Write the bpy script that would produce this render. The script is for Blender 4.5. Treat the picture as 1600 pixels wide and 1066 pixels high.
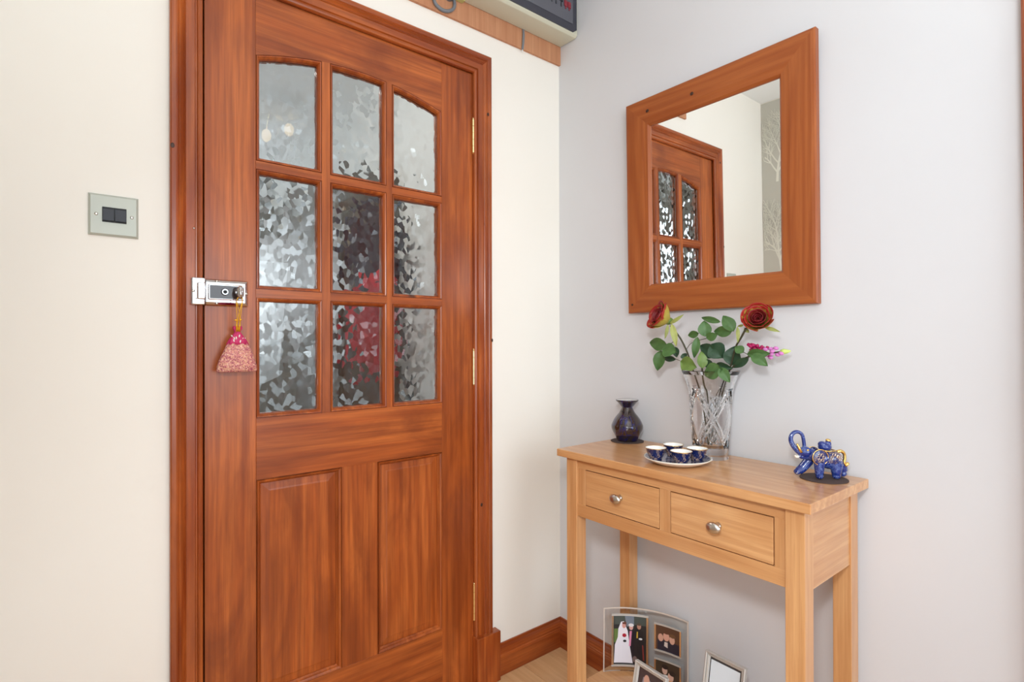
import bpy, bmesh, math, random
from mathutils import Vector, Matrix, Euler
random.seed(7)
sc = bpy.context.scene
for o in list(bpy.data.objects): bpy.data.objects.remove(o, do_unlink=True)
C = sc.collection
R = math.radians

# ------------------------------------------------------------------ camera, world, lights, exposure
cd = bpy.data.cameras.new('camera'); cam = bpy.data.objects.new('camera', cd); C.objects.link(cam)
cd.sensor_width = 36; cd.lens = 839.1 / 1600 * 36; cd.clip_start = 0.02
_r = Vector((0.7797, -0.6262, -0.0022)); _u = Vector((0.0, -0.0035, 1.0)); _f = Vector((0.6262, 0.7797, 0.0027))
_r.normalize(); _f = (_f - _r * _f.dot(_r)).normalized(); _u = _r.cross(_f).normalized()
cam.matrix_world = Matrix(((_r.x, _u.x, -_f.x, -1.3804), (_r.y, _u.y, -_f.y, -1.4377), (_r.z, _u.z, -_f.z, 1.1128), (0, 0, 0, 1)))
sc.camera = cam
w = bpy.data.worlds.new('world'); sc.world = w; w.use_nodes = True
w.node_tree.nodes['Background'].inputs[0].default_value = (0.75, 0.86, 1.0, 1)
w.node_tree.nodes['Background'].inputs[1].default_value = 1.3
sc.view_settings.view_transform = 'Standard'; sc.view_settings.look = 'None'
sc.view_settings.gamma = 1; sc.view_settings.use_curve_mapping = False
sc.view_settings.exposure = 0.17
def area(name, loc, target, sx, sy, power, col=(1, 1, 1), spread=180):
    l = bpy.data.lights.new(name, 'AREA'); l.shape = 'RECTANGLE'; l.size = sx; l.size_y = sy; l.energy = power; l.color = col; l.spread = R(spread)
    o = bpy.data.objects.new(name, l); C.objects.link(o); o.location = loc
    o.rotation_euler = (Vector(target) - Vector(loc)).to_track_quat('-Z', 'Y').to_euler(); return o
area('flash', (-1.44, -1.42, 1.42), (-0.15, -0.20, 0.15), 0.14, 0.14, 4.1, (0.90, 0.96, 1.0), 110)
area('flash_bounce', (-1.25, -1.75, 1.55), (-1.0, -1.45, 2.4), 0.5, 0.5, 15, (0.82, 0.93, 1.0))
area('hall_fill_light', (-0.75, -3.12, 0.92), (-0.45, 0, 0.25), 1.3, 1.7, 14, (0.82, 0.93, 1.0), 130)  # soft fill added at the unseen hall end to even out the light
area('side_fill_light', (-1.73, -2.3, 0.98), (0, -0.9, 0.3), 1.3, 1.6, 5, (0.82, 0.93, 1.0))  # unseen fill added behind the camera to brighten the mirror wall and corner
area('far_window_left_light', (-2.62, 1.85, 1.25), (0, 1.5, 1.2), 1.1, 1.7, 5.5, (0.90, 0.96, 1.0))
area('far_fill_light', (-1.0, 0.70, 2.38), (-0.7, 0.70, 0.6), 0.4, 0.4, 7, (1.0, 0.98, 0.95))  # added fill, brightens the far room wall seen through the door glass
area('far_window_back_light', (-1.02, 3.07, 1.60), (-1.0, 0, 1.5), .95, .8, 9, (0.90, 0.96, 1.0))

# ------------------------------------------------------------------ materials
def srgb(r, g, b):
    f = lambda c: (c / 255) / 12.92 if c / 255 <= 0.04045 else ((c / 255 + 0.055) / 1.055) ** 2.4
    return (f(r), f(g), f(b), 1)
class NT:
    def __init__(s, name):
        s.m = bpy.data.materials.new(name); s.m.use_nodes = True; s.t = s.m.node_tree; s.t.nodes.clear()
        s.out = s.n('ShaderNodeOutputMaterial'); s.b = s.n('ShaderNodeBsdfPrincipled'); s.l(s.b, 0, s.out, 0)
    def n(s, k, **kw):
        x = s.t.nodes.new(k)
        for a, v in kw.items(): setattr(x, a, v)
        return x
    def l(s, a, i, b, j): s.t.links.new(a.outputs[i], b.inputs[j])
    def math(s, op, a, b=0.0, c=None):
        x = s.n('ShaderNodeMath', operation=op)
        for i, v in enumerate((a, b) if c is None else (a, b, c)):
            if isinstance(v, (int, float)): x.inputs[i].default_value = v
            else: s.t.links.new(v, x.inputs[i])
        return x.outputs[0]
    def mix(s, fac, a, b, mode='MIX'):
        x = s.n('ShaderNodeMix', data_type='RGBA', blend_type=mode)
        for i, v in ((0, fac), (6, a), (7, b)):
            if hasattr(v, 'is_output'): s.t.links.new(v, x.inputs[i])
            else: x.inputs[i].default_value = v
        return x.outputs[2]
    def noise(s, vec, scale, detail=3, rough=.5, dist=0, col=False):
        x = s.n('ShaderNodeTexNoise'); x.inputs['Scale'].default_value = scale; x.inputs['Detail'].default_value = detail
        x.inputs['Roughness'].default_value = rough; x.inputs['Distortion'].default_value = dist
        if vec is not None: s.t.links.new(vec, x.inputs['Vector'])
        return x.outputs[1 if col else 0]
    def ramp(s, fac, stops):
        x = s.n('ShaderNodeValToRGB'); e = x.color_ramp.elements
        while len(e) < len(stops): e.new(0.5)
        for i, (p, c) in enumerate(stops): e[i].position = p; e[i].color = c if len(c) == 4 else (*c, 1)
        s.t.links.new(fac, x.inputs[0]); return x.outputs[0]
    def bump(s, h, strength=.3, dist=.001):
        x = s.n('ShaderNodeBump'); x.inputs['Strength'].default_value = strength; x.inputs['Distance'].default_value = dist
        s.t.links.new(h, x.inputs['Height']); s.t.links.new(x.outputs[0], s.b.inputs['Normal']); return x
def simple(name, col, rough=.5, metal=0, spec=.5, coat=0, **kw):
    t = NT(name); b = t.b; b.inputs['Base Color'].default_value = col; b.inputs['Roughness'].default_value = rough
    b.inputs['Metallic'].default_value = metal; b.inputs['Specular IOR Level'].default_value = spec; b.inputs['Coat Weight'].default_value = coat
    for k, v in kw.items(): b.inputs[k].default_value = v
    return t.m
def wood(name, axis, c1, c2, cd_, rings=9, blotch=.5, fine=.35, knots=True, rough=.38, ringw=.4, coat=.15, knot_d=.055):
    t = NT(name); tc = t.n('ShaderNodeTexCoord'); oi = t.n('ShaderNodeObjectInfo')
    add = t.n('ShaderNodeVectorMath', operation='ADD'); t.l(tc, 'Object', add, 0)
    sc_ = t.n('ShaderNodeVectorMath', operation='SCALE'); cmb = t.n('ShaderNodeCombineXYZ')
    for i in range(3): t.t.links.new(oi.outputs['Random'], cmb.inputs[i])
    t.t.links.new(cmb.outputs[0], sc_.inputs[0]); sc_.inputs['Scale'].default_value = 7.3
    t.t.links.new(sc_.outputs[0], add.inputs[1])
    def mp(a, b):
        x = t.n('ShaderNodeMapping'); v = [a, a, a]; v['XYZ'.index(axis)] = b; x.inputs['Scale'].default_value = v
        t.t.links.new(add.outputs[0], x.inputs[0]); return x.outputs[0]
    big = t.noise(mp(9, 2.6), 1, 4, .6, .8)
    ring = t.noise(mp(7, .55), 1, 2, .5, .6)
    rg = t.math('SINE', t.math('MULTIPLY', ring, rings * 6.28))
    rg = t.math('MULTIPLY_ADD', rg, .5, .5)
    fn = t.noise(mp(420, 9), 1, 3, .6); fn2 = t.noise(mp(90, 2.5), 1, 3, .6)
    col = t.mix(t.math('MULTIPLY', rg, ringw), c1, c2)
    f2 = t.ramp(fn2, [(.32, (0, 0, 0)), (.68, (1, 1, 1))])
    col = t.mix(t.math('MULTIPLY', f2, fine), col, cd_)
    f3 = t.ramp(fn, [(.5, (0, 0, 0)), (.8, (1, 1, 1))])
    col = t.mix(t.math('MULTIPLY', f3, .45), col, cd_)
    bl = t.ramp(big, [(.42, (0, 0, 0)), (.64, (1, 1, 1))])
    col = t.mix(t.math('MULTIPLY', bl, blotch), col, cd_)
    if knots:
        v = t.n('ShaderNodeTexVoronoi'); v.inputs['Scale'].default_value = 1; t.t.links.new(mp(4.2, 1.6), v.inputs['Vector'])
        kn = t.ramp(v.outputs['Distance'], [(knot_d * .5, (1, 1, 1)), (knot_d * 1.35, (0, 0, 0))])
        col = t.mix(t.math('MULTIPLY', kn, .8), col, (cd_[0] * .12, cd_[1] * .1, cd_[2] * .1, 1))
    t.t.links.new(col, t.b.inputs['Base Color'])
    t.b.inputs['Roughness'].default_value = rough; t.b.inputs['Coat Weight'].default_value = coat; t.b.inputs['Specular IOR Level'].default_value = .42; t.b.inputs['Coat Roughness'].default_value = .22 if coat < .5 else .14
    t.bump(fn2, .12, .0006); return t.m
M = {}
dr1, dr2, drd = srgb(196, 104, 44), srgb(170, 80, 27), srgb(112, 46, 14)
cs1, cs2, csd = srgb(192, 100, 42), srgb(162, 72, 24), srgb(108, 40, 12)
mf1, mf2, mfd = srgb(170, 93, 42), srgb(154, 78, 31), srgb(126, 58, 21)
tb1, tb2, tbd = srgb(226, 174, 120), srgb(210, 154, 100), srgb(178, 116, 66)
for ax in 'XYZ':
    M['door' + ax] = wood('stained_door_wood_' + ax, ax, dr1, dr2, drd, rings=6, blotch=.6, fine=.65, knots=False, rough=.33, ringw=.7)
    M['case' + ax] = wood('stained_pine_' + ax, ax, cs1, cs2, csd, rings=8, blotch=.45, fine=.6, rough=.3, coat=.3, ringw=.9, knot_d=.05)
    M['oak' + ax] = wood('lacquered_oak_' + ax, ax, tb1, tb2, tbd, rings=11, blotch=.28, fine=.5, knots=False, rough=.36, ringw=.75, coat=.55)
    M['mir' + ax] = wood('honey_pine_' + ax, ax, mf1, mf2, mfd, rings=14, blotch=.15, fine=.25, rough=.42, ringw=.9, coat=.05, knot_d=.035)
M['lam'] = wood('oak_laminate', 'Y', srgb(226, 182, 134), srgb(212, 164, 116), srgb(190, 138, 92), rings=12, blotch=.25, fine=.4, knots=False, rough=.35, ringw=.5)
M['board'] = wood('plywood_board', 'Z', srgb(206, 150, 112), srgb(194, 134, 96), srgb(170, 110, 76), rings=5, blotch=.3, fine=.6, knots=False, rough=.7, coat=0)
def wallmat(name, col, col2):
    t = NT(name); tc = t.n('ShaderNodeTexCoord')
    a = t.noise(tc.outputs['Object'], 1.6, 2); b = t.noise(tc.outputs['Object'], 260, 3)
    t.t.links.new(t.mix(t.ramp(a, [(.35, (0, 0, 0)), (.65, (1, 1, 1))]), col, col2), t.b.inputs['Base Color'])
    t.b.inputs['Roughness'].default_value = .75; t.b.inputs['Specular IOR Level'].default_value = .25
    t.bump(b, .08, .0008); return t.m
M['cream'] = wallmat('cream_paint', srgb(242, 235, 224), srgb(244, 238, 228))
M['white'] = wallmat('cool_white_paint', srgb(216, 214, 215), srgb(219, 217, 218))
M['ceil'] = wallmat('ceiling_paint', srgb(240, 240, 238), srgb(243, 243, 241))
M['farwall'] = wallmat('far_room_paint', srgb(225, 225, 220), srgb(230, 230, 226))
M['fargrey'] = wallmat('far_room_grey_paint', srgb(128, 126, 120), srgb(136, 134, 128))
M['carpet'] = wallmat('grey_carpet', srgb(84, 78, 72), srgb(96, 88, 80))
M['taupe'] = wallmat('taupe_wallpaper', srgb(202, 199, 187), srgb(208, 205, 193))
M['treeprint'] = simple('cream_print', srgb(238, 236, 222), .7)
M['chrome'] = simple('chrome', (.62, .62, .63, 1), .10, 1)
M['chromedark'] = simple('chrome_recess', (.62, .60, .60, 1), .12, 1)
M['nickel'] = simple('brushed_nickel', (.62, .59, .54, 1), .28, 1)
M['silver'] = simple('silver_frame', (.66, .65, .62, 1), .38, .55)
M['gold'] = simple('gold', (.90, .58, .18, 1), .2, 1)
M['champ'] = simple('champagne_metal', (.85, .68, .50, 1), .25, 1)
M['brass'] = simple('polished_brass', (.92, .74, .38, 1), .2, 1)
M['plate'] = simple('satin_metal_switch_plate', srgb(182, 184, 172), .42, .1)
M['black'] = simple('black_plastic', srgb(44, 46, 54), .35)
M['black2'] = simple('dark_gap', srgb(24, 24, 26), .6)
M['darkmat'] = simple('brown_felt_mat', srgb(78, 60, 54), .9)
M['white_glaze'] = simple('white_glaze', srgb(240, 240, 238), .15, coat=.5)
M['creamglaze'] = simple('cream_glaze', srgb(232, 222, 208), .2, coat=.5)
M['housing'] = simple('beige_plastic', srgb(206, 202, 180), .45)
M['smoky'] = simple('smoky_cover', srgb(92, 92, 100), .25)
M['smokydark'] = simple('dark_bezel', srgb(58, 58, 68), .35)
M['toggle'] = simple('grey_toggle', srgb(40, 42, 50), .4)
M['red'] = simple('red_toggle', srgb(140, 40, 52), .4)
M['greycable'] = simple('grey_cable', srgb(118, 120, 124), .5)
M['terminal'] = simple('earth_terminal', srgb(190, 186, 120), .5)
M['mirror'] = simple('mirror_silver', (.93, .945, .94, 1), .0, 1)
M['magenta'] = simple('magenta_organza', srgb(196, 40, 96), .6)
M['cord'] = simple('gold_cord', srgb(226, 164, 30), .3, .5)
M['stem'] = simple('dark_stem', srgb(62, 58, 34), .5)
M['bevel'] = simple('pale_bevel', srgb(206, 192, 180), .25)
M['lockreflection'] = simple('lock_dark_reflection', (.035, .022, .02, 1), .12, 0)  # dark room reflection of the chrome, painted as a base colour
M['lampshade'] = simple('beige_shade', srgb(205, 190, 160), .6)
M['darkcloth'] = simple('navy_cloth', srgb(34, 36, 50), .9)
M['redcloth'] = simple('red_cloth', srgb(170, 16, 34), .8)
M['cabinet'] = simple('dark_grey_green_cabinet', srgb(84, 84, 76), .6)
M['cabdoor'] = simple('grey_cabinet_door', srgb(100, 97, 90), .5)
M['whitepaint'] = simple('white_gloss', srgb(238, 238, 236), .3)
# glass
def glass(name, rough=0.0, ior=1.5, col=(1, 1, 1, 1)):
    t = NT(name); b = t.b; b.inputs['Base Color'].default_value = col; b.inputs['Transmission Weight'].default_value = 1
    b.inputs['Roughness'].default_value = rough; b.inputs['IOR'].default_value = ior; return t
M['glass'] = glass('clear_glass').m
t = NT('thin_clear_panel'); tr = t.n('ShaderNodeBsdfTransparent'); tr.inputs[0].default_value = (.97, .98, .975, 1); gl = t.n('ShaderNodeBsdfGlossy'); gl.inputs['Roughness'].default_value = .02
mx = t.n('ShaderNodeMixShader'); fr_ = t.n('ShaderNodeFresnel'); fr_.inputs[0].default_value = 1.5; t.l(fr_, 0, mx, 0); t.l(tr, 0, mx, 1); t.l(gl, 0, mx, 2); t.l(mx, 0, t.out, 0); M['thin'] = t.m
M['crystal'] = glass('cut_crystal', 0, 1.5).m
M['water'] = glass('water', 0, 1.33).m
M['panefront'] = glass('pane_smooth_face', 0.0, 1.5, (.96, .98, .97, 1)).m
t = glass('pane_shard_face', .07, 1.5, (.95, .97, .96, 1)); tc = t.n('ShaderNodeTexCoord')
v = t.n('ShaderNodeTexVoronoi'); v.inputs['Scale'].default_value = 78
mp = t.n('ShaderNodeMapping'); mp.inputs['Scale'].default_value = (1, 1, .8)
dn = t.noise(tc.outputs['Object'], 30, 1, .5, 0, True)
ad = t.n('ShaderNodeVectorMath', operation='MULTIPLY_ADD'); t.t.links.new(dn, ad.inputs[0]); ad.inputs[1].default_value = (.003, .003, .003)
t.l(tc, 'Object', ad, 2); t.l(ad, 0, mp, 0); t.l(mp, 0, v, 'Vector')
sub = t.n('ShaderNodeVectorMath', operation='SUBTRACT'); t.l(v, 'Color', sub, 0); sub.inputs[1].default_value = (.5, .5, .5)
scl = t.n('ShaderNodeVectorMath', operation='SCALE'); t.l(sub, 0, scl, 0); scl.inputs['Scale'].default_value = .26
geo = t.n('ShaderNodeNewGeometry'); ad2 = t.n('ShaderNodeVectorMath', operation='ADD'); t.l(scl, 0, ad2, 0); t.l(geo, 'Normal', ad2, 1)
nm = t.n('ShaderNodeVectorMath', operation='NORMALIZE'); t.l(ad2, 0, nm, 0); t.l(nm, 0, t.b, 'Normal')
M['paneback'] = t.m
# patterned ceramics
def speckle(name, base, accent, scale, thr, rough=.12, metal=0., acc2=None):
    t = NT(name); tc = t.n('ShaderNodeTexCoord')
    a = t.noise(tc.outputs['Object'], scale, 3, .6, 1.2)
    band = t.math('ABSOLUTE', t.math('SUBTRACT', a, .5))
    f = t.ramp(band, [(thr, (1, 1, 1)), (thr * 1.9, (0, 0, 0))])
    msk = t.ramp(t.noise(tc.outputs['Object'], scale * .35, 2), [(.45, (0, 0, 0)), (.52, (1, 1, 1))])
    f = t.math('MULTIPLY', f, msk)
    bcol = t.mix(t.noise(tc.outputs['Object'], scale * .5, 3), base, acc2 or (base[0] * .4, base[1] * .4, base[2] * .5, 1))
    t.t.links.new(t.mix(f, bcol, accent), t.b.inputs['Base Color'])
    t.b.inputs['Roughness'].default_value = rough; t.b.inputs['Coat Weight'].default_value = .6; t.b.inputs['Coat Roughness'].default_value = .08
    return t.m
M['navygold'] = speckle('navy_and_gold_glaze', srgb(26, 38, 92), srgb(204, 170, 140), 150, .020)
M['elephant'] = speckle('cobalt_glaze', srgb(30, 56, 138), srgb(96, 116, 170), 170, .02)
M['blanket'] = speckle('cobalt_and_gold_floral', srgb(32, 46, 112), srgb(176, 150, 130), 330, .022)
M['saucer'] = speckle('slate_blue_pattern', srgb(74, 88, 128), srgb(158, 156, 170), 160, .05, .2)
t = NT('iridescent_burner_glaze'); tc = t.n('ShaderNodeTexCoord')
a = t.noise(tc.outputs['Object'], 18, 3, .5, 1.5)
t.t.links.new(t.ramp(a, [(.3, srgb(16, 12, 20)), (.41, srgb(70, 56, 50)), (.48, srgb(52, 40, 42)), (.525, srgb(28, 32, 100)), (.57, srgb(70, 50, 34)), (.7, srgb(16, 10, 14))]), t.b.inputs['Base Color'])
t.b.inputs['Roughness'].default_value = .16; t.b.inputs['Metallic'].default_value = .35; t.b.inputs['Coat Weight'].default_value = .8; M['burner'] = t.m
t = NT('glittery_woven_pouch'); tc = t.n('ShaderNodeTexCoord')
v = t.n('ShaderNodeTexVoronoi'); v.inputs['Scale'].default_value = 420; t.l(tc, 'Object', v, 'Vector')
t.t.links.new(t.ramp(v.outputs['Color'], [(.2, srgb(158, 72, 88)), (.5, srgb(216, 140, 132)), (.7, srgb(214, 162, 124)), (.9, srgb(236, 190, 176))]), t.b.inputs['Base Color'])
t.b.inputs['Roughness'].default_value = .7; t.bump(v.outputs['Distance'], .5, .001); M['pouch'] = t.m
def leafmat(name, c1, c2, rough=.5):
    t = NT(name); tc = t.n('ShaderNodeTexCoord'); oi = t.n('ShaderNodeObjectInfo')
    a = t.noise(tc.outputs['Object'], 60, 3)
    t.t.links.new(t.mix(a, c1, c2), t.b.inputs['Base Color']); t.b.inputs['Roughness'].default_value = rough; return t.m
M['leaf0'] = leafmat('green_leaf', srgb(86, 120, 62), srgb(58, 92, 44))
M['leaf1'] = leafmat('dark_green_leaf', srgb(50, 82, 52), srgb(32, 58, 38))
M['leaf2'] = leafmat('yellow_green_leaf', srgb(120, 142, 66), srgb(86, 114, 50))
M['leaf3'] = leafmat('pale_sepal', srgb(172, 172, 96), srgb(138, 146, 76))
def colattr(name, rough=.6):
    t = NT(name); a = t.n('ShaderNodeVertexColor'); a.layer_name = 'Col'
    t.t.links.new(a.outputs[0], t.b.inputs['Base Color']); t.b.inputs['Roughness'].default_value = rough; return t.m
M['print'] = colattr('photo_print', .35)
def petalmat(name, inner, rim, outer):
    t = NT(name); a = t.n('ShaderNodeVertexColor'); a.layer_name = 'Col'; g = t.n('ShaderNodeNewGeometry')
    sep = t.n('ShaderNodeSeparateColor'); t.l(a, 0, sep, 0)
    ns = t.noise(t.n('ShaderNodeTexCoord').outputs['Object'], 90, 3)
    h = t.math('ADD', sep.outputs[0], t.math('MULTIPLY', t.math('SUBTRACT', ns, .5), .7))
    oc = t.ramp(h, [(.64, outer), (.84, rim)])
    t.t.links.new(t.mix(sep.outputs[1], oc, inner), t.b.inputs['Base Color']); t.b.inputs['Roughness'].default_value = .55; return t.m
M['petal'] = petalmat('rose_petal', srgb(122, 14, 20), srgb(160, 26, 20), srgb(178, 160, 66))
M['foxdark'] = simple('magenta_floret', srgb(176, 22, 88), .6)
M['foxpink'] = simple('pink_floret', srgb(214, 128, 196), .6)
M['foxtip'] = simple('lime_bud', srgb(204, 222, 120), .6)

# ------------------------------------------------------------------ building helpers
def tag(o, label=None, cat=None, group=None, kind=None):
    if label: o['label'] = label
    if cat: o['category'] = cat
    if group: o['group'] = group
    if kind: o['kind'] = kind
    return o
def root(name, loc, label=None, cat=None, group=None, kind=None, rot=(0, 0, 0)):
    o = bpy.data.objects.new(name, None); C.objects.link(o); o.empty_display_size = .05
    o.location = loc; o.rotation_euler = rot; return tag(o, label, cat, group, kind)
def wm(o):
    m = Matrix.LocRotScale(o.location, o.rotation_euler, o.scale)
    return wm(o.parent) @ o.matrix_parent_inverse @ m if o.parent else m
def finish(name, bm, mat, parent=None, local=False, smooth=False, recenter=True):
    """verts in world space (or in the parent's local space when local); the origin goes to the bounding-box centre"""
    co = [v.co for v in bm.verts]
    c = Vector([(min(p[i] for p in co) + max(p[i] for p in co)) / 2 for i in range(3)]) if recenter else Vector((0, 0, 0))
    bmesh.ops.translate(bm, vec=-c, verts=bm.verts)
    me = bpy.data.meshes.new(name); bm.to_mesh(me); bm.free()
    for m in (mat if isinstance(mat, (list, tuple)) else [mat]): me.materials.append(m)
    if smooth:
        for p in me.polygons: p.use_smooth = True
    o = bpy.data.objects.new(name, me); C.objects.link(o); o.location = c
    if parent:
        o.parent = parent
        if not local: o.matrix_parent_inverse = wm(parent).inverted()
    return o
def bbox_bm(x0, x1, y0, y1, z0, z1, bevel=0, seg=2, bm=None):
    b2 = bmesh.new(); bmesh.ops.create_cube(b2, size=1)
    for v in b2.verts: v.co = Vector((x0 + (v.co.x + .5) * (x1 - x0), y0 + (v.co.y + .5) * (y1 - y0), z0 + (v.co.z + .5) * (z1 - z0)))
    if bevel: bmesh.ops.bevel(b2, geom=list(b2.edges), offset=bevel, segments=seg, profile=.5, affect='EDGES')
    if bm is None: return b2
    me = bpy.data.meshes.new('t'); b2.to_mesh(me); b2.free(); bm.from_mesh(me); bpy.data.meshes.remove(me); return bm
def box(name, x0, x1, y0, y1, z0, z1, mat, parent=None, bevel=0, seg=2, **kw):
    return finish(name, bbox_bm(x0, x1, y0, y1, z0, z1, bevel, seg), mat, parent, **kw)
def extrude_poly(bm, pts, vec):
    """closed prism from a 3-D polygon and a vector"""
    a = [bm.verts.new(p) for p in pts]; b = [bm.verts.new(Vector(p) + Vector(vec)) for p in pts]; n = len(pts)
    bm.faces.new(a[::-1]); bm.faces.new(b)
    for i in range(n): bm.faces.new((a[i], a[(i + 1) % n], b[(i + 1) % n], b[i]))
    return bm
def fixn(bm): bmesh.ops.recalc_face_normals(bm, faces=bm.faces); return bm
def sweep(bm, path, prof, fr, closed=False, caps=True):
    """prof: list of 2-D points; fr(path_item, prof_pt) -> 3-D"""
    rings = [[bm.verts.new(fr(p, q)) for q in prof] for p in path]
    n = len(prof); m = len(rings)
    for i in range(m if closed else m - 1):
        A, B = rings[i], rings[(i + 1) % m]
        for j in range(n): bm.faces.new((A[j], A[(j + 1) % n], B[(j + 1) % n], B[j]))
    if caps and not closed: bm.faces.new(rings[0][::-1]); bm.faces.new(rings[-1])
    return bm
def inset(poly, d):
    n = len(poly); out = []
    for i in range(n):
        p0, p1, p2 = Vector(poly[i - 1]), Vector(poly[i]), Vector(poly[(i + 1) % n])
        e1 = (p1 - p0).normalized(); e2 = (p2 - p1).normalized()
        n1 = Vector((-e1.y, e1.x)); n2 = Vector((-e2.y, e2.x)); b = (n1 + n2)
        b = b / max(b.dot(n1), .3); out.append(p1 + b * d)
    return out
def tube(bm, pts, rad, seg=10, closed=False, caps=True):
    pts = [Vector(p) for p in pts]; n = len(pts)
    rads = rad if isinstance(rad, (list, tuple)) else [rad] * n
    up = None; rings = []
    for i, p in enumerate(pts):
        if closed: d = pts[(i + 1) % n] - pts[i - 1]
        else: d = pts[min(i + 1, n - 1)] - pts[max(i - 1, 0)]
        d.normalize()
        if up is None: up = Vector((0, 0, 1)) if abs(d.z) < .9 else Vector((1, 0, 0))
        s = d.cross(up)
        if s.length < 1e-5: s = d.orthogonal()
        s.normalize(); up = s.cross(d).normalized()
        rings.append([bm.verts.new(p + (s * math.cos(2 * math.pi * k / seg) + up * math.sin(2 * math.pi * k / seg)) * rads[i]) for k in range(seg)])
    for i in range(n if closed else n - 1):
        A, B = rings[i], rings[(i + 1) % n]
        for j in range(seg): bm.faces.new((A[j], A[(j + 1) % seg], B[(j + 1) % seg], B[j]))
    if not closed and caps: bm.faces.new(rings[0][::-1]); bm.faces.new(rings[-1])
    return bm
def smooth_path(pts, n=6):
    P = [Vector(p) for p in pts]; P = [P[0] * 2 - P[1]] + P + [P[-1] * 2 - P[-2]]; out = []
    for i in range(1, len(P) - 2):
        for k in range(n):
            t = k / n; a, b, c, d = P[i - 1], P[i], P[i + 1], P[i + 2]
            out.append(.5 * ((2 * b) + (c - a) * t + (2 * a - 5 * b + 4 * c - d) * t * t + (3 * b - a - 3 * c + d) * t ** 3))
    out.append(P[-2]); return out
def lathe(bm, prof, cx=0, cy=0, z=0, seg=48, closed=False):
    """prof: (r, z) list"""
    rings = []
    for r, h in prof:
        if r < 1e-6: rings.append([bm.verts.new((cx, cy, z + h))])
        else: rings.append([bm.verts.new((cx + r * math.cos(2 * math.pi * k / seg), cy + r * math.sin(2 * math.pi * k / seg), z + h)) for k in range(seg)])
    m = len(rings)
    for i in range(m if closed else m - 1):
        A, B = rings[i], rings[(i + 1) % m]
        for j in range(seg):
            a, b = A[j % len(A)], A[(j + 1) % len(A)]; c, d = B[(j + 1) % len(B)], B[j % len(B)]
            vs = [a]
            for q in (b, c, d):
                if q not in vs: vs.append(q)
            if len(vs) > 2: bm.faces.new(vs)
    return fixn(bm)
def ball(bm, c, rx, ry=None, rz=None, sub=3, rot=None):
    ry = ry or rx; rz = rz or rx
    r = bmesh.ops.create_icosphere(bm, subdivisions=sub, radius=1)
    for v in r['verts']:
        p = Vector((v.co.x * rx, v.co.y * ry, v.co.z * rz))
        if rot: p.rotate(rot)
        v.co = p + Vector(c)
def cyl(bm, p0, p1, r, seg=16, r2=None): return tube(bm, [p0, p1], [r, r if r2 is None else r2], seg)

# ------------------------------------------------------------------ room shell
H = 2.405
DL, DR, DT = -1.1535, -0.3895, 1.985         # door leaf
OL, OR, OT = -1.1585, -0.3850, 1.990         # opening in the wall
def struct(o, label=None): o['kind'] = 'structure'; (label and o.__setitem__('label', label)); return o
def wall_with_holes(name, axis, p0, p1, u0, u1, z0, z1, holes, mat):
    """slab between p0..p1 on its thin axis, spanning u0..u1; holes = (ua, ub, za, zb)"""
    bm = bmesh.new(); us = sorted({u0, u1, *[h[0] for h in holes], *[h[1] for h in holes]}); zs = sorted({z0, z1, *[h[2] for h in holes], *[h[3] for h in holes]})
    for i in range(len(us) - 1):
        for j in range(len(zs) - 1):
            um, zm = (us[i] + us[i + 1]) / 2, (zs[j] + zs[j + 1]) / 2
            if any(h[0] < um < h[1] and h[2] < zm < h[3] for h in holes): continue
            a = (us[i], us[i + 1], p0, p1, zs[j], zs[j + 1]) if axis == 'x' else (p0, p1, us[i], us[i + 1], zs[j], zs[j + 1])
            bbox_bm(*a, bm=bm)
    bmesh.ops.remove_doubles(bm, verts=bm.verts, dist=1e-5)
    seen = {}
    for f in list(bm.faces):
        k = tuple(round(x, 4) for x in f.calc_center_median()); seen.setdefault(k, []).append(f)
    bmesh.ops.delete(bm, geom=[f for l in seen.values() if len(l) > 1 for f in l], context='FACES')
    return struct(finish(name, bm, mat))
wall_with_holes('wall_left', 'x', 0.0, 0.11, -2.75, 0.0, 0, H, [(OL, OR, -1, OT)], M['cream'])
wall_with_holes('wall_right', 'y', 0.0, 0.10, -3.3, 0.11, 0, H, [(-2.12, -1.325, -1, 1.99)], M['white'])
wall_with_holes('wall_back', 'x', -3.30, -3.20, -1.8, 0.0, 0, H, [(-1.4, -.3, .6, 2.1)], M['cream'])  # opening added out of view for the hall fill
near = wall_with_holes('wall_near', 'y', -1.80, -1.70, -3.20, 0.0, 0, H, [(-2.98, -1.62, .15, 1.85)], M['cream'])  # opening added behind the camera to hold the side fill
box('wallpaper_strip', -1.7002, -1.6985, -1.15, -0.002, .02, H - .005, M['taupe'], near)
struct(box('ceiling', -2.75, 0.1, -3.3, 3.2, H, H + .1, M['ceil']))
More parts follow.
